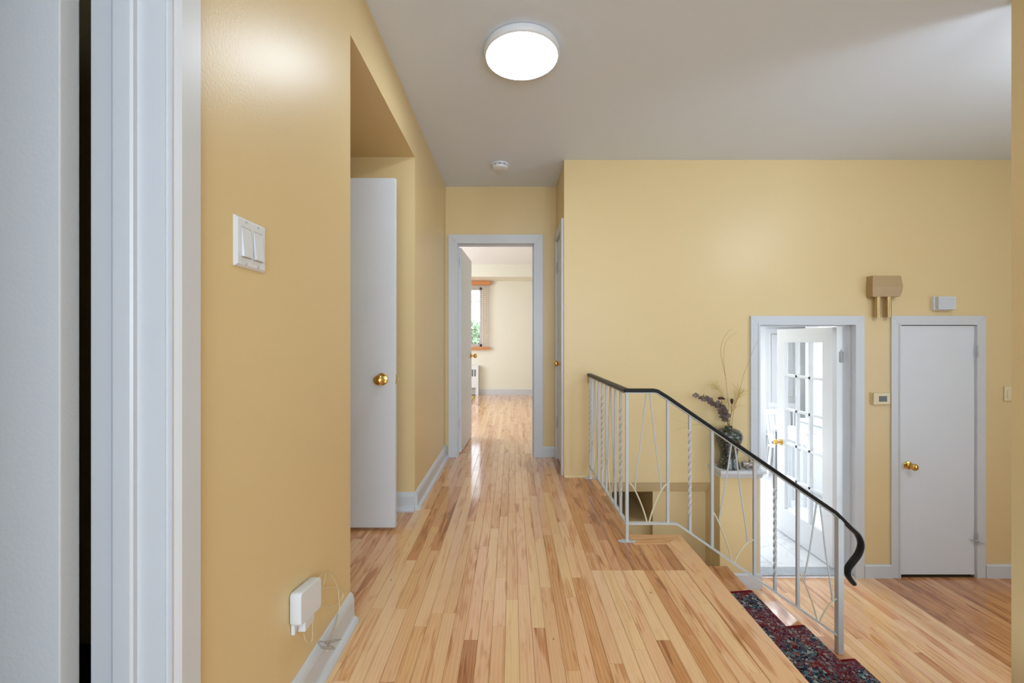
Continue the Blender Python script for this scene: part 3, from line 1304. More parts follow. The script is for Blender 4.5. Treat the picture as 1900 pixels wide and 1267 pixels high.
def topz(x):
    if x < .78:
        return ZR - .012
    if x < .86:
        return ZR - .012 - (x - .78) * .42
    return ZR - .034 - SL * (x - .86) - .018


def botz(x):
    return ZL if x < .905 else ZL - (x - .905) * .695


def bar(x, y, z0, z1, wd=.0135, name='baluster', mat='rail_white'):
    h = wd / 2
    MB().box(x - h, x + h, y - h, y + h, z0, z1).build(name, mat, rail)


def twist(x, y, z0, z1, wd=.014):
    h = wd / 2
    n = 60
    vs = []
    tA, tB = z0 + (z1 - z0) * .14, z0 + (z1 - z0) * .88
    for i in range(n + 1):
        z = z0 + (z1 - z0) * i / n
        q = min(1, max(0, (z - tA) / (tB - tA)))
        a = PI * 6 * q
        for k in range(4):
            aa = a + PI / 4 + k * PI / 2
            vs.append((x + h * 1.414 * math.cos(aa), y + h * 1.414 * math.sin(aa), z))
    fs = [(i * 4 + k, i * 4 + (k + 1) % 4, i * 4 + 4 + (k + 1) % 4, i * 4 + 4 + k) for i in range(n) for k in range(4)]
    fs += [(3, 2, 1, 0), (n * 4, n * 4 + 1, n * 4 + 2, n * 4 + 3)]
    MB().add(vs, fs).build('twisted_baluster', 'rail_white', rail)


def lyre(pt, s0, s1):
    """pt(s, z_above_bottom_fraction) -> point; inverted V of two rods on two arcs rising from the middle of the bottom rail"""
    for sg in (-1, 1):
        mid = (s0 + s1) / 2
        hw = (s1 - s0) / 2
        top = pt(mid + sg * .010, 1.0)
        j = pt(mid + sg * hw * .64, .265)
        arc = [pt(mid + sg * (hw - .006), .315), pt(mid + sg * hw * .74, .275), pt(mid + sg * hw * .45, .185), pt(mid + sg * hw * .2, .085), pt(mid + sg * .006, .006)]
        o = MB().tube(smoothpath(arc, 6), .0042, 8).build('lyre_arc', 'rod_cream', rail)
        path_ = smoothpath([top, pt(mid + sg * hw * .37, .62), pt(mid + sg * hw * .63, .33), j], 4)
        MB().tube(path_, .0042, 8).build('lyre_rod', 'rail_white', rail)


def ptB(s, f):
    z0, z1 = botz(s), topz(s)
    return Vector((s, RY, z0 + (z1 - z0) * f))


def ptA(s, f):
    return Vector((RX, s, ZL + (ZR - .012 - ZL) * f))


# level run along the hall
for y in (2.57, 2.815, 3.065, 3.315):
    bar(RX, y, ZL, ZR - .01)
for y in (2.445, 2.94):
    twist(RX, y, ZL, ZR - .01)
lyre(ptA, 2.57, 2.815)
lyre(ptA, 3.065, 3.315)


def foot(x, y, post):
    b = MB()
    n = 16
    poly = []
    for i in range(n):
        a = 2 * PI * i / n
        poly.append((x + .040 * math.cos(a) * (1.25 if abs(math.cos(a)) > .7 else 1), y + .017 * math.sin(a)))
    b.prism(poly, 'z', .001, .006)
    b.lathe([(.013, 0), (.011, .010)], (x, y, .006), 'z', 12)
    o = b.build('foot_plate', 'rail_white', post)
    for sx in (-1, 1):
        s = MB()
        s.lathe([(.005, 0), (.004, .002), (0, .003)], (x + sx * .033, y, .006), 'z', 8)
        s.build('screw', 'hinge', o)


def post(x, y, z0, z1, wd, name='post'):
    h = wd / 2
    return MB().box(x - h, x + h, y - h, y + h, z0, z1, .0015).build(name, 'rail_white', rail)


p = post(RX + .002, RY, .004, ZR - .008, .0165)
foot(RX + .002, RY, p)
# far post is twisted above its straight foot
b = MB()
h = .007
b.box(RX - h, RX + h, 3.40 - h, 3.40 + h, .004, ZL)
p = b.build('post', 'rail_white', rail)
foot(RX, 3.385, p)
twist(RX, 3.40, ZL, ZR - .01)
# descending run
xs = {k: (k - 950) / FPX * RY for k in (1239, 1280, 1321, 1400, 1438, 1480, 1557)}
for k in (1239, 1321, 1400, 1480):
    bar(xs[k], RY, botz(xs[k]), topz(xs[k]) + .008, .0148)
for k in (1280, 1438):
    twist(xs[k], RY, botz(xs[k]), topz(xs[k]) + .008)
lyre(ptB, RX + .01, xs[1239])
lyre(ptB, xs[1321], xs[1400])
lyre(ptB, xs[1480], xs[1557])
post(xs[1557], RY, -RISE * 3 + .001, topz(xs[1557]) + .006, .030, 'newel_post')

# ------------------------------------------------------------------ ceiling lamp, smoke detector
lx, ly = .05, 2.137
lamp = thing('ceiling_lamp', (lx, ly, CEIL), 'round flush white ceiling lamp glowing above the hall', 'ceiling lamp')
b = MB()
b.lathe([(.150, 0), (.188, .002), (.192, .010), (.192, .030), (.188, .037), (.181, .040), (.181, .036)], (lx, ly, CEIL), '-z', 64)
b.build('housing', 'plastic', lamp)
b = MB()
b.lathe([(.1815, .030), (.1815, .039), (.176, .0425), (.12, .0445), (.0, .045)], (lx, ly, CEIL), '-z', 64)
b.build('diffuser', 'lamp', lamp)

sx_, sy_ = -.1, 3.52
sd = thing('smoke_detector', (sx_, sy_, CEIL), 'small round smoke detector on the ceiling before the bedroom doorway', 'smoke detector')
b = MB()
b.lathe([(.074, 0), (.076, .003), (.075, .010), (.068, .013)], (sx_, sy_, CEIL), '-z', 40)
b.build('base', 'plastic', sd)
b = MB()
b.lathe([(.062, .013), (.062, .019)], (sx_, sy_, CEIL), '-z', 40)
b.build('vent_ring', 'dark', sd)
for i in range(10):
    a0 = 2 * PI * i / 10
    b = MB()
    p0 = Vector((sx_ + .063 * math.cos(a0), sy_ + .063 * math.sin(a0), CEIL - .012))
    t = Vector((-math.sin(a0), math.cos(a0), 0)) * .006
    r_ = Vector((math.cos(a0), math.sin(a0), 0)) * .004
    vs = [p0 + q * t + w_ * r_ + Vector((0, 0, z)) for z in (0, -.008) for w_ in (-1, 1) for q in (-1, 1)]
    b.add(vs, [(0, 2, 3, 1), (4, 5, 7, 6), (0, 1, 5, 4), (2, 6, 7, 3), (0, 4, 6, 2), (1, 3, 7, 5)])
    b.build('rib', 'plastic', sd)
b = MB()
b.lathe([(.066, .019), (.066, .026), (.060, .036), (.045, .041), (0, .042)], (sx_, sy_, CEIL), '-z', 40)
cv = b.build('cover', 'plastic', sd)
b = MB()
b.lathe([(.007, 0), (.006, .003), (0, .0035)], (sx_ + .03, sy_ + .0, CEIL - .0405), '-z', 12)
b.lathe([(.003, 0), (0, .002)], (sx_ + .01, sy_ - .012, CEIL - .041), '-z', 8)
b.build('test_button', 'hinge', cv)

# ------------------------------------------------------------------ wall fittings
sw = thing('light_switch', (LW, 1.015, 1.335), 'white double rocker light switch on the left wall', 'light switch')
y0, y1, z0, z1 = .957, 1.074, 1.278, 1.394
MB().prism([(y0, z0), (y1, z0), (y1, z1), (y0, z1)], 'x', LW, LW + .003).build('back_plate', 'plastic', sw)
b = MB()
vs = [(LW + .003, y0, z0), (LW + .003, y1, z0), (LW + .003, y1, z1), (LW + .003, y0, z1)]
i_ = .006
vs += [(LW + .0075, y0 + i_, z0 + i_), (LW + .0075, y1 - i_, z0 + i_), (LW + .0075, y1 - i_, z1 - i_), (LW + .0075, y0 + i_, z1 - i_)]
b.add(vs, [(0, 1, 5, 4), (1, 2, 6, 5), (2, 3, 7, 6), (3, 0, 4, 7), (4, 5, 6, 7), (3, 2, 1, 0)])
b.build('cover_plate', 'plastic', sw)
for yc in (.9925, 1.0385):
    b = MB()
    b.box(LW + .0066, LW + .0078, yc - .0185, yc + .0185, 1.300, 1.372)
    fr_ = b.build('rocker_frame', 'hinge', sw)
    b = MB()
    zA, zB = 1.3025, 1.3695
    b.prism([(LW + .007, zB), (LW + .0085, zB), (LW + .0145, zA), (LW + .007, zA)], 'y', yc - .0168, yc + .0168)
    b.build('rocker', 'plastic', fr_)
    for zz in (1.287, 1.385):
        b = MB()
        b.lathe([(.0032, 0), (.0028, .0012), (0, .0015)], (LW + .0074, yc, zz), 'x', 10)
        b.box(LW + .0086, LW + .0091, yc - .0022, yc + .0022, zz - .0005, zz + .0005)
        b.build('screw', 'hinge', sw)

# plugged-in box with cable
bx = thing('wall_plug_box', (LW, 1.26, .33), 'white plug-in box with loose cable low on the left wall', 'router')
b = MB()


def tilt(y, z):
    return z - (y - 1.19) * .17


pts = []
R_ = .012
Ya, Yb, Za, Zb = 1.195, 1.325, .292, .388
for cy, cz, a0 in ((Yb - R_, Zb - R_, 0), (Ya + R_, Zb - R_, 90), (Ya + R_, Za + R_, 180), (Yb - R_, Za + R_, 270)):
    for k in range(5):
        a = math.radians(a0 + 90 * k / 4)
        pts.append((cy + R_ * math.cos(a), cz + R_ * math.sin(a)))
pts = [(y, tilt(y, z)) for y, z in pts]
cyc, czc = (Ya + Yb) / 2, tilt((Ya + Yb) / 2, (Za + Zb) / 2)
n = len(pts)
lv = [(LW + .003, .97), (LW + .006, 1.0), (LW + .030, 1.0), (LW + .0335, .985), (LW + .035, .95)]
vs = [(x, cyc + (y - cyc) * s_, czc + (z - czc) * s_) for x, s_ in lv for y, z in pts]
b.add(vs, [(i * n + j, i * n + (j + 1) % n, (i + 1) * n + (j + 1) % n, (i + 1) * n + j) for i in range(len(lv) - 1) for j in range(n)], True)
b.add(vs, [tuple(range(n)), tuple(range(len(lv) * n - 1, (len(lv) - 1) * n - 1, -1))])
b.build('case', 'plastic', bx)
b = MB()
b.box(LW + .002, LW + .024, 1.243, 1.300, .245, .31, .002)
b.build('power_adapter', 'plastic', bx)
b = MB()
b.prism([(1.205, .31), (1.226, .31), (1.226, .278), (1.221, .272), (1.205, .262)], 'x', LW + .002, LW + .012)
b.build('clip', 'plastic', bx)


def wp(x, y, off=.012):
    """point in front of the left wall seen at pixel x, y"""
    X = LW + off
    Y = X * FPX / (x - 950.0)
    return Vector((X, Y, CAMZ - (y - 634.0) / FPX * Y))


b = MB()
b.tube(smoothpath([wp(590, 1072), wp(600, 1065), wp(611, 1064), wp(620, 1075), wp(627, 1092), wp(629, 1112), wp(629.5, 1132), wp(627, 1150, .022), wp(622, 1166, .03), wp(615, 1183, .036), wp(607, 1210, .04)], 5), .0016, 6)
b.build('cable', 'cable', bx)
b = MB()
b.tube(smoothpath([wp(604, 1066), wp(600, 1085), wp(594, 1098, .02)], 5), .0016, 6)
b.tube(smoothpath([wp(592, 1097, .02), wp(606, 1091), wp(625, 1092), wp(636, 1101), wp(633, 1114), wp(620, 1125), wp(605, 1128), wp(592, 1122, .02)], 6), .0016, 6)
b.build('cable', 'cable', bx)
b = MB()
b.tube(smoothpath([wp(564, 1176, .015), wp(567, 1188, .015), wp(573, 1193, .015), wp(579, 1188, .015), wp(580, 1165, .02), wp(580, 1140, .02)], 6), .0012, 6)
b.build('cable', 'cable', bx)
b = MB()
b.tube(smoothpath([wp(626, 1140, .02), wp(622, 1158, .03), wp(615, 1180, .036), wp(606, 1201, .04), wp(589, 1193, .04), wp(600, 1191, .04), wp(633, 1186, .042), wp(612, 1193, .04), wp(592, 1190, .04), wp(598, 1203, .04), wp(622, 1204, .042), wp(604, 1194, .042), wp(618, 1202, .042), wp(600, 1200, .042)], 5), .0016, 6)
b.build('cable_tangle', 'greycable', bx)

# door chime
ch = thing('door_chime', (3.0, FAR, 1.46), 'tan door chime with two brass tubes above the lower doors', 'door chime')
b = MB()
zc = [1.464, 1.50, 1.545, 1.59, 1.632]
bulge = [-.006, .003, .007, .003, -.002]
for i in range(1):
    vs = []
    for z, q in zip(zc, bulge):
        xl, xr_ = 2.892, 3.122
        vs += [(xl - q * .3, FAR, z), (xr_ + q, FAR, z), (xr_ + q, FAR - .060 - q, z), (xl - q, FAR - .060 - q, z)]
    fs = [(i * 4 + k, i * 4 + (k + 1) % 4, i * 4 + 4 + (k + 1) % 4, i * 4 + 4 + k) for i in range(4) for k in range(4)]
    fs += [(3, 2, 1, 0), (16, 17, 18, 19)]
    b.add(vs, fs)
b.build('cover', 'tan_plastic', ch)
for xq in (2.955, 3.04):
    b = MB()
    b.lathe([(.018, 0), (.0205, .0), (.0205, .18), (.0, .18)], (xq, FAR - .033, 1.297), 'z', 20)
    b.build('chime_tube', 'oldbrass', ch)

# louvred alarm box
al = thing('alarm_sounder', (3.49, FAR, 1.36), 'small white louvred box on the wall above the closed lower closet', 'alarm')
MB().box(3.419, 3.572, FAR - .022, FAR, 1.358, 1.470, .003).build('base', 'plastic', al)
MB().box(3.432, 3.568, FAR - .042, FAR - .022, 1.363, 1.466).build('body', 'hinge', al)
for i in range(8):
    z = 1.365 + i * .0128
    MB().prism([(FAR - .052, z), (FAR - .022, z), (FAR - .022, z + .0095), (FAR - .050, z + .0095)], 'x', 3.430, 3.570).build('louvre', 'plastic', al)

# thermostat
tm = thing('thermostat', (2.995, FAR, .585), 'cream wall thermostat with dark display beside the french door', 'thermostat')
MB().box(2.925, 3.068, FAR - .008, FAR, .59, .69, .002).build('wall_plate', 'cream_plastic', tm)
MB().box(2.930, 3.064, FAR - .026, FAR - .008, .594, .687, .004).build('body', 'cream_plastic', tm)
MB().box(2.972, 3.036, FAR - .0275, FAR - .0255, .617, .662).build('display', 'screen', tm)

# switch at the right end of the far wall
s2 = thing('wall_switch', (4.04, FAR, .615), 'cream light switch half hidden at the end of the yellow wall', 'light switch')
MB().box(4.008, 4.078, FAR - .010, FAR, .617, .738, .006).build('cover_plate', 'cream_plastic', s2)
MB().box(4.028, 4.058, FAR - .015, FAR - .009, .645, .710, .002).build('rocker', 'cream_plastic', s2)

# ------------------------------------------------------------------ vase with dried plants on the post
VX, VY, VZ = 1.708, 3.315, .112
vase = thing('vase', (VX, VY, VZ), 'dark patterned shouldered vase standing on the white post cap', 'vase')
prof = [(.0, 0), (.076, 0), (.080, .006), (.078, .02), (.070, .05), (.064, .075), (.062, .095), (.066, .125), (.078, .165), (.092, .205),
        (.1005, .235), (.101, .255), (.094, .278), (.075, .298), (.045, .308), (.028, .311), (.026, .318), (.030, .325), (.027, .326), (.022, .318), (.022, .306), (.07, .290), (.088, .25), (.055, .12), (.06, .03), (.0, .02)]
MB().lathe(prof, (VX, VY, VZ), 'z', 48).build('body', 'vase', vase)
b = MB()
b.lathe([(.0815, 0), (.083, .004), (.0805, .009)], (VX, VY, VZ), 'z', 48)
b.build('foot_ring', 'vase', vase)

fg = thing('figurine', (1.85, 3.30, VZ), 'small silver animal figurine lying beside the dark vase', 'figurine')
b = MB()
b.lathe([(0, -.05), (.022, -.042), (.028, -.01), (.024, .025), (.012, .045), (0, .05)], (1.848, 3.296, VZ + .028), 'x', 16)
b.build('body', 'figure', fg)
b = MB()
b.lathe([(0, -.026), (.016, -.02), (.024, 0), (.02, .016), (.01, .026), (0, .028)], (1.876, 3.29, VZ + .052), 'z', 14)
hd = b.build('head', 'figure', fg)
for s_ in (-1, 1):
    MB().lathe([(.009, 0), (.006, .012), (0, .02)], (1.876 + s_ * .013, 3.29, VZ + .072), 'z', 8).build('ear', 'figure', hd)
for q in (1.828, 1.872):
    MB().lathe([(0, -.028), (.009, -.02), (.010, .01), (0, .022)], (q, 3.27, VZ + .011), '-y', 10).build('paw', 'figure', fg)

neck = Vector((VX, VY, VZ + .31))


def nk(dx=0, dy=0):
    return neck + Vector((dx, dy, -.08))


# eucalyptus
eu = thing('dried_eucalyptus', neck - Vector((0, 0, .08)), 'purple-grey dried eucalyptus spray leaning left out of the vase', 'dried plant')
pth = smoothpath([nk(), neck + Vector((0, 0, .0)), at(1347, 775, 3.31), at(1336, 757, 3.30), at(1319, 745, 3.28), at(1303, 738, 3.26), at(1285, 732, 3.25)], 8)
MB().tube(pth, lambda t: .004 - .003 * t, 6).build('stem', 'stem', eu)
rn = random.Random(3)
cnt = 0
LEAF = None
for i in range(14, len(pth) - 2, 1):
    f = (i - 14) / (len(pth) - 16)
    tdir = (pth[i + 1] - pth[i - 1]).normalized()
    for s_ in (0, 1):
        r_ = (.031 * (1 - f) + .011 * f) * rn.uniform(.85, 1.15)
        a = rn.uniform(0, 2 * PI)
        o1 = tdir.orthogonal().normalized()
        o2 = tdir.cross(o1)
        out = (o1 * math.cos(a + s_ * PI) + o2 * math.sin(a + s_ * PI))
        nrm = (tdir * .9 - out * .25 + Vector((rn.uniform(-.5, .5), rn.uniform(-.5, .5), rn.uniform(-.5, .5)))).normalized()
        u = nrm.orthogonal().normalized()
        v = nrm.cross(u)
        c0 = pth[i] + out * r_ * .8
        b = MB()
        vs = [c0 - nrm * .004]
        for k in range(8):
            q = 2 * PI * k / 8
            vs.append(c0 + u * r_ * math.cos(q) + v * r_ * .85 * math.sin(q) + nrm * .004 * rn.uniform(-.5, 1))
        vs.append(c0 + nrm * .001)
        fs = [(0, k + 1, (k + 1) % 8 + 1) for k in range(8)] + [(9, (k + 1) % 8 + 1, k + 1) for k in range(8)]
        b.add(vs, fs)
        b.build('leaf', 'leaf_grey', eu)

# seed heads
for k, (tip, base_, rr, lab) in enumerate([((1338, 741), (.0, -.01), .028, 'dark ragged dried flower head behind the eucalyptus spray'),
                                           ((1358, 744), (.008, .0), .012, 'dried seed pod on a thin straight stem above the vase')]):
    sp_ = thing('dried_seed_head', nk(*base_), lab, 'dried plant')
    tp = at(tip[0], tip[1], 3.315)
    MB().tube(smoothpath([nk(*base_), neck + Vector((base_[0], base_[1], .02)), neck.lerp(tp, .6) + Vector((.006, 0, 0)), tp], 6), .0022, 6).build('stem', 'stem', sp_)
    b = MB()
    if k == 0:
        for q in range(14):
            a = q * 2.4
            rad = rr * (.35 + .6 * (q / 14))
            c0 = tp + Vector((rad * math.cos(a) * .8, rad * math.sin(a) * .5, .016 - rad * .5))
            b.lathe([(0, -.009), (.009, -.003), (.010, .003), (0, .010)], c0, 'z', 7)
    else:
        b.lathe([(0, -.03), (.006, -.022), (.011, -.006), (.012, .008), (.008, .012), (.010, .016), (0, .017)], tp, 'z', 10)
    b.build('head', 'pod', sp_)
# grass plumes
def plume(label, base_, tip_path, fan, n_, seed, rad=.0017):
    rn = random.Random(seed)
    p_ = thing('dried_grass', nk(*base_), label, 'dried plant')
    tp = smoothpath([nk(*base_), neck + Vector((base_[0], base_[1], .02))] + [at(x, y, Y) for x, y, Y in tip_path], 6)
    MB().tube(tp, lambda t: .0018 - .001 * t, 5).build('stem', 'straw', p_)
    b = MB()
    m = len(tp)
    for q in range(n_):
        i = int(m * rn.uniform(fan[0], .98))
        p0 = tp[min(i, m - 2)]
        t = (tp[min(i, m - 2) + 1] - p0).normalized()
        o = Vector((rn.uniform(-1, 1), rn.uniform(-.6, .6), rn.uniform(-.2, .6)))
        L = fan[1] * rn.uniform(.5, 1.1)
        dr = (t * .6 + o * .8).normalized()
        p1 = p0 + dr * L * .6
        p2 = p0 + dr * L + Vector((rn.uniform(-.02, .02), 0, -.02 * rn.random()))
        b.tube(smoothpath([p0, p1, p2], 3), rad * .7, 4)
    o = b.build('bristles', 'straw', p_)
    o['kind'] = 'stuff'
    return p_


plume('feathery yellow dried grass plume leaning left behind the eucalyptus', (-.006, .008), [(1350, 765, 3.34), (1341, 735, 3.35), (1326, 716, 3.35)], (.62, .075), 46, 5)
plume('feathery yellow dried grass fanning right towards the door casing', (.01, .006), [(1358, 765, 3.33), (1366, 745, 3.33), (1374, 728, 3.33)], (.5, .10), 46, 6)
# tall twigs
def twig(label, base_, branches, mat='stem', r=.0016):
    p_ = thing('dried_twig', nk(*base_), label, 'dried plant')
    for br in branches:
        tp = smoothpath([at(x, y, Y) if not isinstance(x, Vector) else x for x, y, Y in br], 6)
        MB().tube(tp, lambda t: r * (1 - .6 * t), 5).build('stem', mat, p_)
    return p_


n0 = nk(.002, .004)
twig('tall curling dried twig rising highest from the vase', (.002, .004),
     [[(n0, 0, 0), (1352, 770, 3.33), (1350, 735, 3.34), (1345, 690, 3.34), (1343, 660, 3.34), (1346, 637, 3.33), (1355, 625, 3.32), (1368, 617, 3.30)],
      [(1347, 705, 3.34), (1341, 675, 3.34), (1337, 652, 3.33), (1342, 630, 3.32), (1352, 615, 3.31), (1359, 611, 3.30)]])
n1 = nk(.012, -.004)
twig('long thin dried twig leaning right across the door casing', (.012, -.004),
     [[(n1, 0, 0), (1360, 770, 3.32), (1371, 730, 3.32), (1380, 695, 3.33), (1390, 670, 3.33), (1398, 648, 3.33), (1407, 631, 3.33)],
      ])
n2_ = nk(-.01, -.002)
twig('pale forked twig sticking out sideways left of the vase', (-.01, -.002),
     [[(n2_, 0, 0), (neck + Vector((-.008, -.002, .01)), 0, 0), (1335, 789, 3.29), (1300, 788, 3.24), (1275, 786, 3.20), (1249, 778, 3.18)],
      [(1300, 788, 3.24), (1275, 792, 3.22), (1250, 801, 3.20)]], mat='straw', r=.0022)

# ------------------------------------------------------------------ bedroom beyond
b = MB()
b.box(-2.92, -2.8, END + .12, 8.82, 0, CEIL)
b.box(1.7, 1.82, END + .12, 8.82, 0, CEIL)
WX0, WX1, WZ0, WZ1 = -1.95, -.62, 1.0, 2.22
b.box(-2.8, WX0, 8.7, 8.82, 0, CEIL)
b.box(WX1, 1.7, 8.7, 8.82, 0, CEIL)
b.box(WX0, WX1, 8.7, 8.82, 0, WZ0)
b.box(WX0, WX1, 8.7, 8.82, WZ1, CEIL)
b.box(-2.8, 1.7, 8.08, 8.7, 2.35, CEIL)
b.box(-2.8, -.756, END + .12, END + .2, 0, CEIL)
b.box(RW + .13, 1.7, END + .12, END + .2, 0, CEIL)
struct('wall_bedroom', b, 'cream', 'pale cream walls and ceiling bulkhead of the bedroom', 'wall')
b = MB()
b.box(-2.92, 1.82, END + .0, 8.82, CEIL, CEIL + .1)
struct('ceiling_bedroom', b, 'kwhite', 'bright white bedroom ceiling beyond the hall', 'ceiling')
baseb('baseboard_bedroom', [('x', 8.7, -1, -2.8, 1.7)], 'white baseboard under the cream bedroom wall', prof=[(0, 0), (.016, 0), (.016, .11), (.008, .12), (0, .12)])
win = thing('window_1', (0, 8.76, 0), 'white bedroom window behind the wooden blind', 'window', kind='structure')
b = MB()
fw = .05
b.box(WX0, WX0 + fw, 8.72, 8.80, WZ0, WZ1)
b.box(WX1 - fw, WX1, 8.72, 8.80, WZ0, WZ1)
b.box(WX0, WX1, 8.72, 8.80, WZ0, WZ0 + fw)
b.box(WX0, WX1, 8.72, 8.80, WZ1 - fw, WZ1)
b.box(-1.31, -1.26, 8.72, 8.80, WZ0, WZ1)
b.build('window_frame', 'white', win)
MB().box(WX0 + fw, WX1 - fw, 8.745, 8.765, 1.93, 1.95).build('glazing_bar', 'white', win)
for xa, xb in ((WX0 + fw, -1.31), (-1.26, WX1 - fw)):
    MB().box(xa, xb, 8.757, 8.762, WZ0 + fw, WZ1 - fw).build('glass_pane', 'glass', win)

bl = thing('window_blind', (-1.25, 8.66, .94), 'orange wooden slat blind hanging over the bedroom window', 'blind')
MB().box(-2.05, -.44, 8.60, 8.68, 2.262, 2.345, .004).build('valance', 'orange_wood', bl)
MB().box(-2.04, -.46, 8.615, 8.665, .935, .995, .004).build('bottom_rail', 'orange_wood', bl)
zz = 1.03
sl0 = MB().box(-2.035, -.462, 8.618, 8.662, 1.03, 1.0325)
sl0 = sl0.build('slat', 'slat', bl)
for i in range(1, 29):
    o = sl0.copy()
    C.objects.link(o)
    o.parent = bl
    o.location = (0, 0, .0425 * i)
for xq in (-1.9, -1.3, -.58, -.475):
    for yq in (8.616, 8.664):
        MB().tube([(xq, yq, .99), (xq, yq, 2.27)], .002, 5).build('ladder_cord', 'greycable', bl)
b = MB()
b.tube([(-.515, 8.598, 2.27), (-.513, 8.598, 1.3)], .0015, 5)
b.lathe([(0, 0), (.010, .004), (.006, .03), (0, .034)], (-.513, 8.598, 1.27), 'z', 8)
b.lathe([(0, 0), (.010, .004), (.006, .03), (0, .034)], (-.545, 8.598, 1.51), 'z', 8)
b.build('pull_cord', 'orange_wood', bl)

ra = thing('radiator_cover', (-1.2, 8.62, 0), 'white metal radiator cover with dark top slots under the bedroom window', 'radiator')
b = MB()
RA0, RA1, RYF = -1.75, -.685, 8.55
b.box(RA0, RA1, RYF, 8.68, .16, .60, .004)
b.box(RA1 - .055, RA1, RYF, 8.68, 0, .16)
b.box(RA0, RA0 + .055, RYF, 8.68, 0, .16)
b.box(RA0 - .008, RA1 + .008, RYF - .01, 8.68, .598, .618, .003)
b.build('case', 'kwhite', ra)
for i in range(18):
    x = RA1 - .05 - i * .052
    MB().prism([(x - .034, .40), (x - .026, .392), (x - .008, .392), (x, .40), (x, .535), (x - .034, .535)], 'y', RYF - .0015, RYF + .01).build('slot', 'grey_panel', ra)
MB().box(RA0 + .06, RA1 - .06, RYF + .06, RYF + .10, .015, .15).build('fin_block', 'hinge', ra)
b = MB()
b.box(-1.4, -.745, 7.62, 8.50, .001, .012, .003)  # thin ochre sheet lying flat on the planks
tag(b.build('ochre_floor_sheet', 'ochre'), 'flat ochre sheet on the bedroom floor before the radiator', 'mat')

# tree outside the bedroom window
tree = thing('tree', (-1.6, 13.2, -1.2), 'leafy tree seen through the bedroom window slats', 'tree')
rn = random.Random(9)
b = MB()
b.tube([(-1.6, 13.2, -1.2), (-1.58, 13.2, .2), (-1.5, 13.1, 1.0)], lambda t: .14 - .08 * t, 8)
b.build('trunk', 'bark', tree)
vs, fs = [], []
for i in range(2600):
    while True:
        p_ = Vector((rn.uniform(-1, 1), rn.uniform(-1, 1), rn.uniform(-1, 1)))
        if p_.length < 1:
            break
    c0 = Vector((-1.5 + p_.x * 1.5, 13.2 + p_.y * 1.1, .75 + p_.z * 1.0))
    u = Vector((rn.gauss(0, 1), rn.gauss(0, 1), rn.gauss(0, 1))).normalized()
    v = u.orthogonal().normalized()
    k = len(vs)
    s_ = .09
    vs += [c0 - u * s_, c0 + v * s_ * .5, c0 + u * s_, c0 - v * s_ * .5]
    fs.append((k, k + 1, k + 2, k + 3))
b = MB()
b.add(vs, fs)
o = b.build('crown', 'green', tree)
o['kind'] = 'stuff'
b = MB()
b.box(-12, 10, 9.2, 40, -1.3, -1.2)
struct('ground', b, 'grass', 'garden lawn outside the bedroom window', 'ground')

# ------------------------------------------------------------------ kitchen beyond the french door
KY = 6.7
b = MB()
b.box(1.5, 1.62, FAR + .12, KY + .1, LOW, 2.0)
b.box(1.5, 5.3, KY, KY + .1, LOW, 2.0)
b.box(5.2, 5.3, FAR + .12, KY, LOW, 2.0)
b.box(1.62, 2.0, FAR + .1201, FAR + .16, LOW, 1.9)
b.box(2.80, 5.2, FAR + .1201, FAR + .2, LOW, 1.9)
struct('wall_kitchen', b, 'kwhite', 'bright white kitchen walls beyond the french door', 'wall')
b = MB()
b.box(1.5, 5.3, FAR + .12, KY + .1, 1.62, 1.72)
struct('ceiling_kitchen', b, 'kwhite', 'bright white kitchen ceiling beyond the french door', 'ceiling')
KF = LOW + .018
b = MB()
b.box(1.62, 5.2, FAR + .12, KY, LOW - .1, KF - .008)
kf = struct('floor_kitchen', b, 'marblesill', 'white marble tiled kitchen floor beyond the french door', 'floor')
tb = MB()
tb.box(.0012, .2988, .0012, .5988, -.008, 0, .0008)
tme = tb.mesh('floor_tile')
tme.materials.append(M['tile'])
off = worldloc(kf)
for i in range(12):
    for j in range(6):
        y = FAR + .12 + .55 - .6 + j * .6
        o = bpy.data.objects.new('floor_tile', tme)
        C.objects.link(o)
        o.parent = kf
        if j == 0:
            o.location = Vector((1.62 + i * .3, FAR + .12, KF)) - off
            o.scale = (1, .55 / .6, 1)
        else:
            o.location = Vector((1.62 + i * .3, y, KF)) - off
            if j == 5:
                o.scale = (1, (KY - y) / .6, 1)
b = MB()
b.box(2.012, 2.79, FAR - .005, FAR + .12, LOW + .008, KF + .004, .002)
struct('trim_7', b, 'marblesill', 'grey marble threshold under the open french door', 'threshold')
# panelled door in the far kitchen wall
d = door('door_7', 'white panelled door in the far kitchen wall')
MB().box(4.12, 4.88, KY - .03, KY - .001, LOW + .02, 1.22).build('leaf', 'kwhite', d)
for zz0, zz1 in ((LOW + .2, LOW + .95), (LOW + 1.05, LOW + 1.45), (LOW + 1.55, 1.1)):
    for xx in (4.20, 4.54):
        MB().box(xx, xx + .26, KY - .042, KY - .03, zz0, zz1, .006).build('panel', 'kwhite', d)
b = MB()
casing_y(b, KY, -1, 4.11, 4.89, 1.23, LOW, wdt=.08, th=.022)
struct('trim_8', b, 'kwhite', 'white casing of the panelled door in the far kitchen wall', 'door frame')

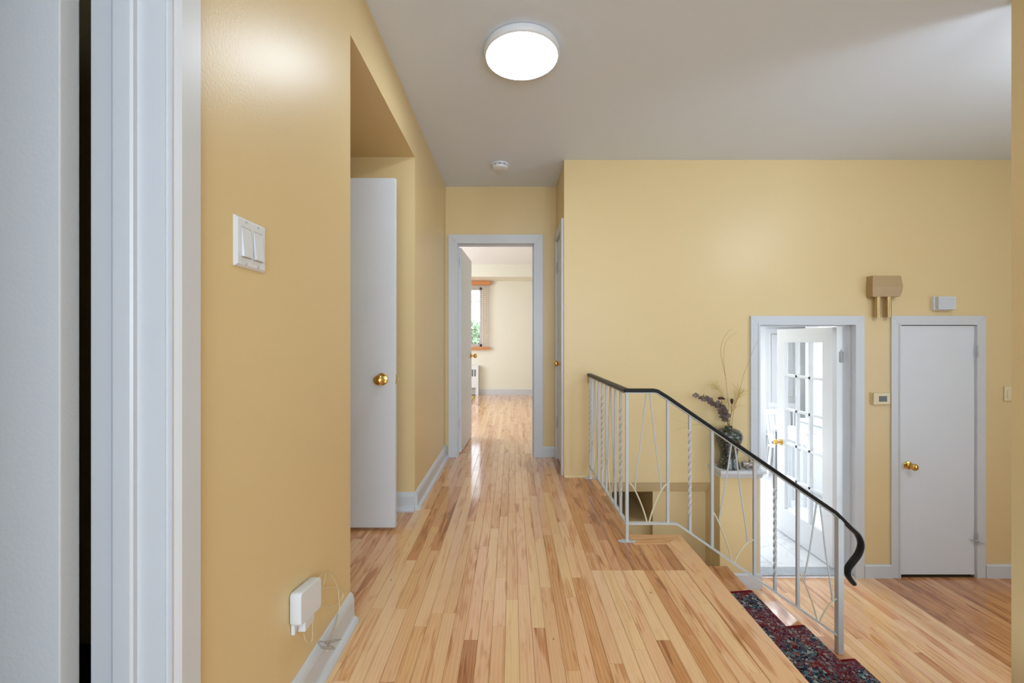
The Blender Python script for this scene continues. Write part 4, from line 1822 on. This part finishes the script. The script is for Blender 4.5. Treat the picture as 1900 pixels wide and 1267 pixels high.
# cabinets along the right side
cab_x = 3.72
ORD = ('first', 'second', 'third', 'fourth')
for i, y in enumerate((3.66, 4.26, 4.86)):
    cb = thing('base_cabinet', (cab_x + .3, y + .3, LOW), 'white panelled kitchen base cabinet, ' + ORD[i] + ' from the french door', 'cabinet', 'kitchen base cabinets')
    MB().box(cab_x + .02, 4.32, y + .001, y + .599, KF + .1, KF + .88).build('body', 'kwhite', cb)
    MB().box(cab_x + .08, 4.30, y + .001, y + .599, KF, KF + .1).build('plinth', 'kwhite', cb)
    o = MB().box(cab_x, cab_x + .02, y + .006, y + .594, KF + .11, KF + .68, .002).build('cabinet_door', 'kwhite', cb)
    MB().box(cab_x - .006, cab_x + .001, y + .075, y + .525, KF + .18, KF + .61, .003).build('panel', 'kwhite', o)
    MB().tube([(cab_x - .03, y + .52, KF + .5), (cab_x - .03, y + .52, KF + .62)], .005, 6).build('handle', 'hinge', o)
    o = MB().box(cab_x, cab_x + .02, y + .006, y + .594, KF + .69, KF + .87, .002).build('drawer', 'kwhite', cb)
    MB().tube([(cab_x - .03, y + .24, KF + .78), (cab_x - .03, y + .36, KF + .78)], .005, 6).build('handle', 'hinge', o)
    uc = thing('wall_cabinet', (cab_x + .45, y + .3, .62), 'white upper kitchen wall cabinet, ' + ORD[i] + ' from the french door', 'cabinet', 'kitchen wall cabinets')
    MB().box(cab_x + .27, 4.32, y + .001, y + .599, .62, 1.5).build('body', 'kwhite', uc)
    o = MB().box(cab_x + .25, cab_x + .27, y + .006, y + .594, .63, 1.49, .002).build('cabinet_door', 'kwhite', uc)
    MB().box(cab_x + .244, cab_x + .251, y + .075, y + .525, .71, 1.41, .003).build('panel', 'kwhite', o)
b = MB()
b.box(cab_x - .02, 4.32, 3.66, 5.46, KF + .88, KF + .915, .003)
tag(b.build('worktop', 'counter'), 'pale kitchen worktop running over the white base cabinets', 'worktop')
b = MB()
b.box(4.325, 4.40, 3.64, 6.2, LOW, 1.6)
struct('wall_kitchen_side', b, 'kwhite', 'white kitchen side wall behind the cabinets', 'wall')
b = MB()
b.lathe([(0, 0), (.05, 0), (.055, .01), (.055, .09), (.045, .11), (.02, .12), (.012, .14), (0, .145)], (3.95, 4.75, KF + .915), 'z', 20)
tag(b.build('sugar_jar', 'plastic'), 'white lidded jar standing on the kitchen worktop', 'jar')


def chair(loc, rz, label):
    t = thing('kitchen_chair', loc, label, 'chair', 'white kitchen chairs')
    lx0 = Vector(loc)

    def q(b):
        m = Matrix.Rotation(rz, 4, 'Z')
        b.v = [tuple(m @ Vector(p) + lx0) for p in b.v]
        return b
    q(MB().box(-.21, .21, -.21, .21, .43, .465, .012)).build('seat', 'kwhite', t)
    for sx in (-1, 1):
        q(MB().tube([(sx * .18, -.18, .43), (sx * .20, -.20, 0)], .018, 8)).build('leg', 'kwhite', t)
        q(MB().tube([(sx * .17, .19, .43), (sx * .19, .23, 0)], .018, 8)).build('leg', 'kwhite', t)
        q(MB().tube([(sx * .17, .19, .44), (sx * .19, .26, .92)], .016, 8)).build('back_post', 'kwhite', t)
    q(MB().box(-.21, .21, .24, .265, .86, .94, .008)).build('top_rail', 'kwhite', t)
    q(MB().box(-.18, .18, .195, .215, .50, .53, .004)).build('back_rail', 'kwhite', t)
    for k in range(5):
        x = -.12 + k * .06
        vs = [(x + e, y_ + yy, z_) for z_, yy in ((.52, .205), (.87, .253)) for y_ in (-.006, .006) for e in (-.016, .016)]
        b = MB()
        b.add(vs, [(0, 2, 3, 1), (4, 5, 7, 6), (0, 1, 5, 4), (2, 6, 7, 3), (0, 4, 6, 2), (1, 3, 7, 5)])
        q(b).build('slat', 'kwhite', t)
    return t


chair((3.86, 5.78, KF), .35, 'white slat-back chair seen through the left panes of the french door')
chair((4.16, 6.40, KF), -.3, 'white slat-back chair farther back by the panelled kitchen door')
tb_ = thing('side_table', (3.18, 5.0, KF), 'small kitchen table with a white top beside the open french door', 'table')
MB().box(3.165, 3.42, 4.82, 5.10, KF + .85, KF + .885, .005).build('table_top', 'kwhite', tb_)
MB().box(3.18, 3.405, 4.835, 5.085, KF + .80, KF + .85).build('apron', 'hinge', tb_)
for x in (3.178, 3.365):
    for y in (4.832, 5.045):
        MB().box(x, x + .03, y, y + .03, KF, KF + .82).build('leg', 'grey_panel' if (x < 3.2 and y > 5) else 'counter', tb_)

# ------------------------------------------------------------------ unseen entry pendant, and frames and tray added round the area lights
M['globe'] = emission('lit_glass_globe', (0.80, 0.90, 1.0), 75)
pl = thing('pendant_lamp', (2.95, 1.45, 2.2), 'white glass globe pendant hanging over the lower entry', 'pendant lamp')
MB().lathe([(.06, 0), (.06, .012), (.02, .025), (.0, .025)], (2.95, 1.45, CEIL), '-z', 24).build('canopy', 'oldbrass', pl)
MB().tube([(2.95, 1.45, CEIL - .02), (2.95, 1.45, 2.33)], .006, 8).build('rod', 'oldbrass', pl)
MB().lathe([(.035, .105), (.07, .085), (.10, .045), (.11, 0), (.10, -.045), (.07, -.085), (.0, -.11)], (2.95, 1.45, 2.23), 'z', 24).build('globe', 'globe', pl)


def wframe(name, label, box, plane, axis):
    """frame and crossbars added round an area light on a solid wall; box = (a0, a1, z0, z1) in the wall"""
    a0, a1, z0, z1 = box
    t = .06
    wn = thing(name, (0, 0, 0), label, 'window', kind='structure')
    mid = (a0 + a1) / 2
    for p0, p1, q0, q1 in ((a0 - t, a0, z0 - t, z1 + t), (a1, a1 + t, z0 - t, z1 + t), (a0, a1, z0 - t, z0), (a0, a1, z1, z1 + t), (mid - .02, mid + .02, z0, z1)):
        b = MB()
        if axis == 'y':
            b.box(p0, p1, plane[0], plane[1], q0, q1)
        else:
            b.box(plane[0], plane[1], p0, p1, q0, q1)
        b.build('frame_bar', 'white', wn)


wframe('added_frame_rear', 'unseen window frame added round the daylight fill at the rear wall', (-.7 + .17, 1.9, .5, 2.2), (-2.6, -2.48), 'y')  # frames added on walls without openings, round the area lights
wframe('added_frame_entry', 'unseen window frame added round the daylight fill of the lower entry', (-1.8, 1.8, -.35, 1.55), (5.03, 5.2), 'x')
wframe('added_frame_kitchen', 'unseen window frame added round the kitchen daylight fill', (4.3, 6.1, -.2, 1.4), (1.62, 1.74), 'x')
wframe('added_frame_bedroom', 'unseen window frame added round the bedroom daylight fill', (5.2, 7.4, .7, 2.2), (-2.8, -2.63), 'x')
kl = thing('added_kitchen_fixture', (3.1, 4.9, 1.62), 'unseen square fixture added over the kitchen fill light', 'ceiling lamp')
MB().box(2.48, 3.72, 4.28, 5.52, 1.592, 1.62, .004).build('tray', 'kwhite', kl)  # tray added above the area light that brightens the kitchen
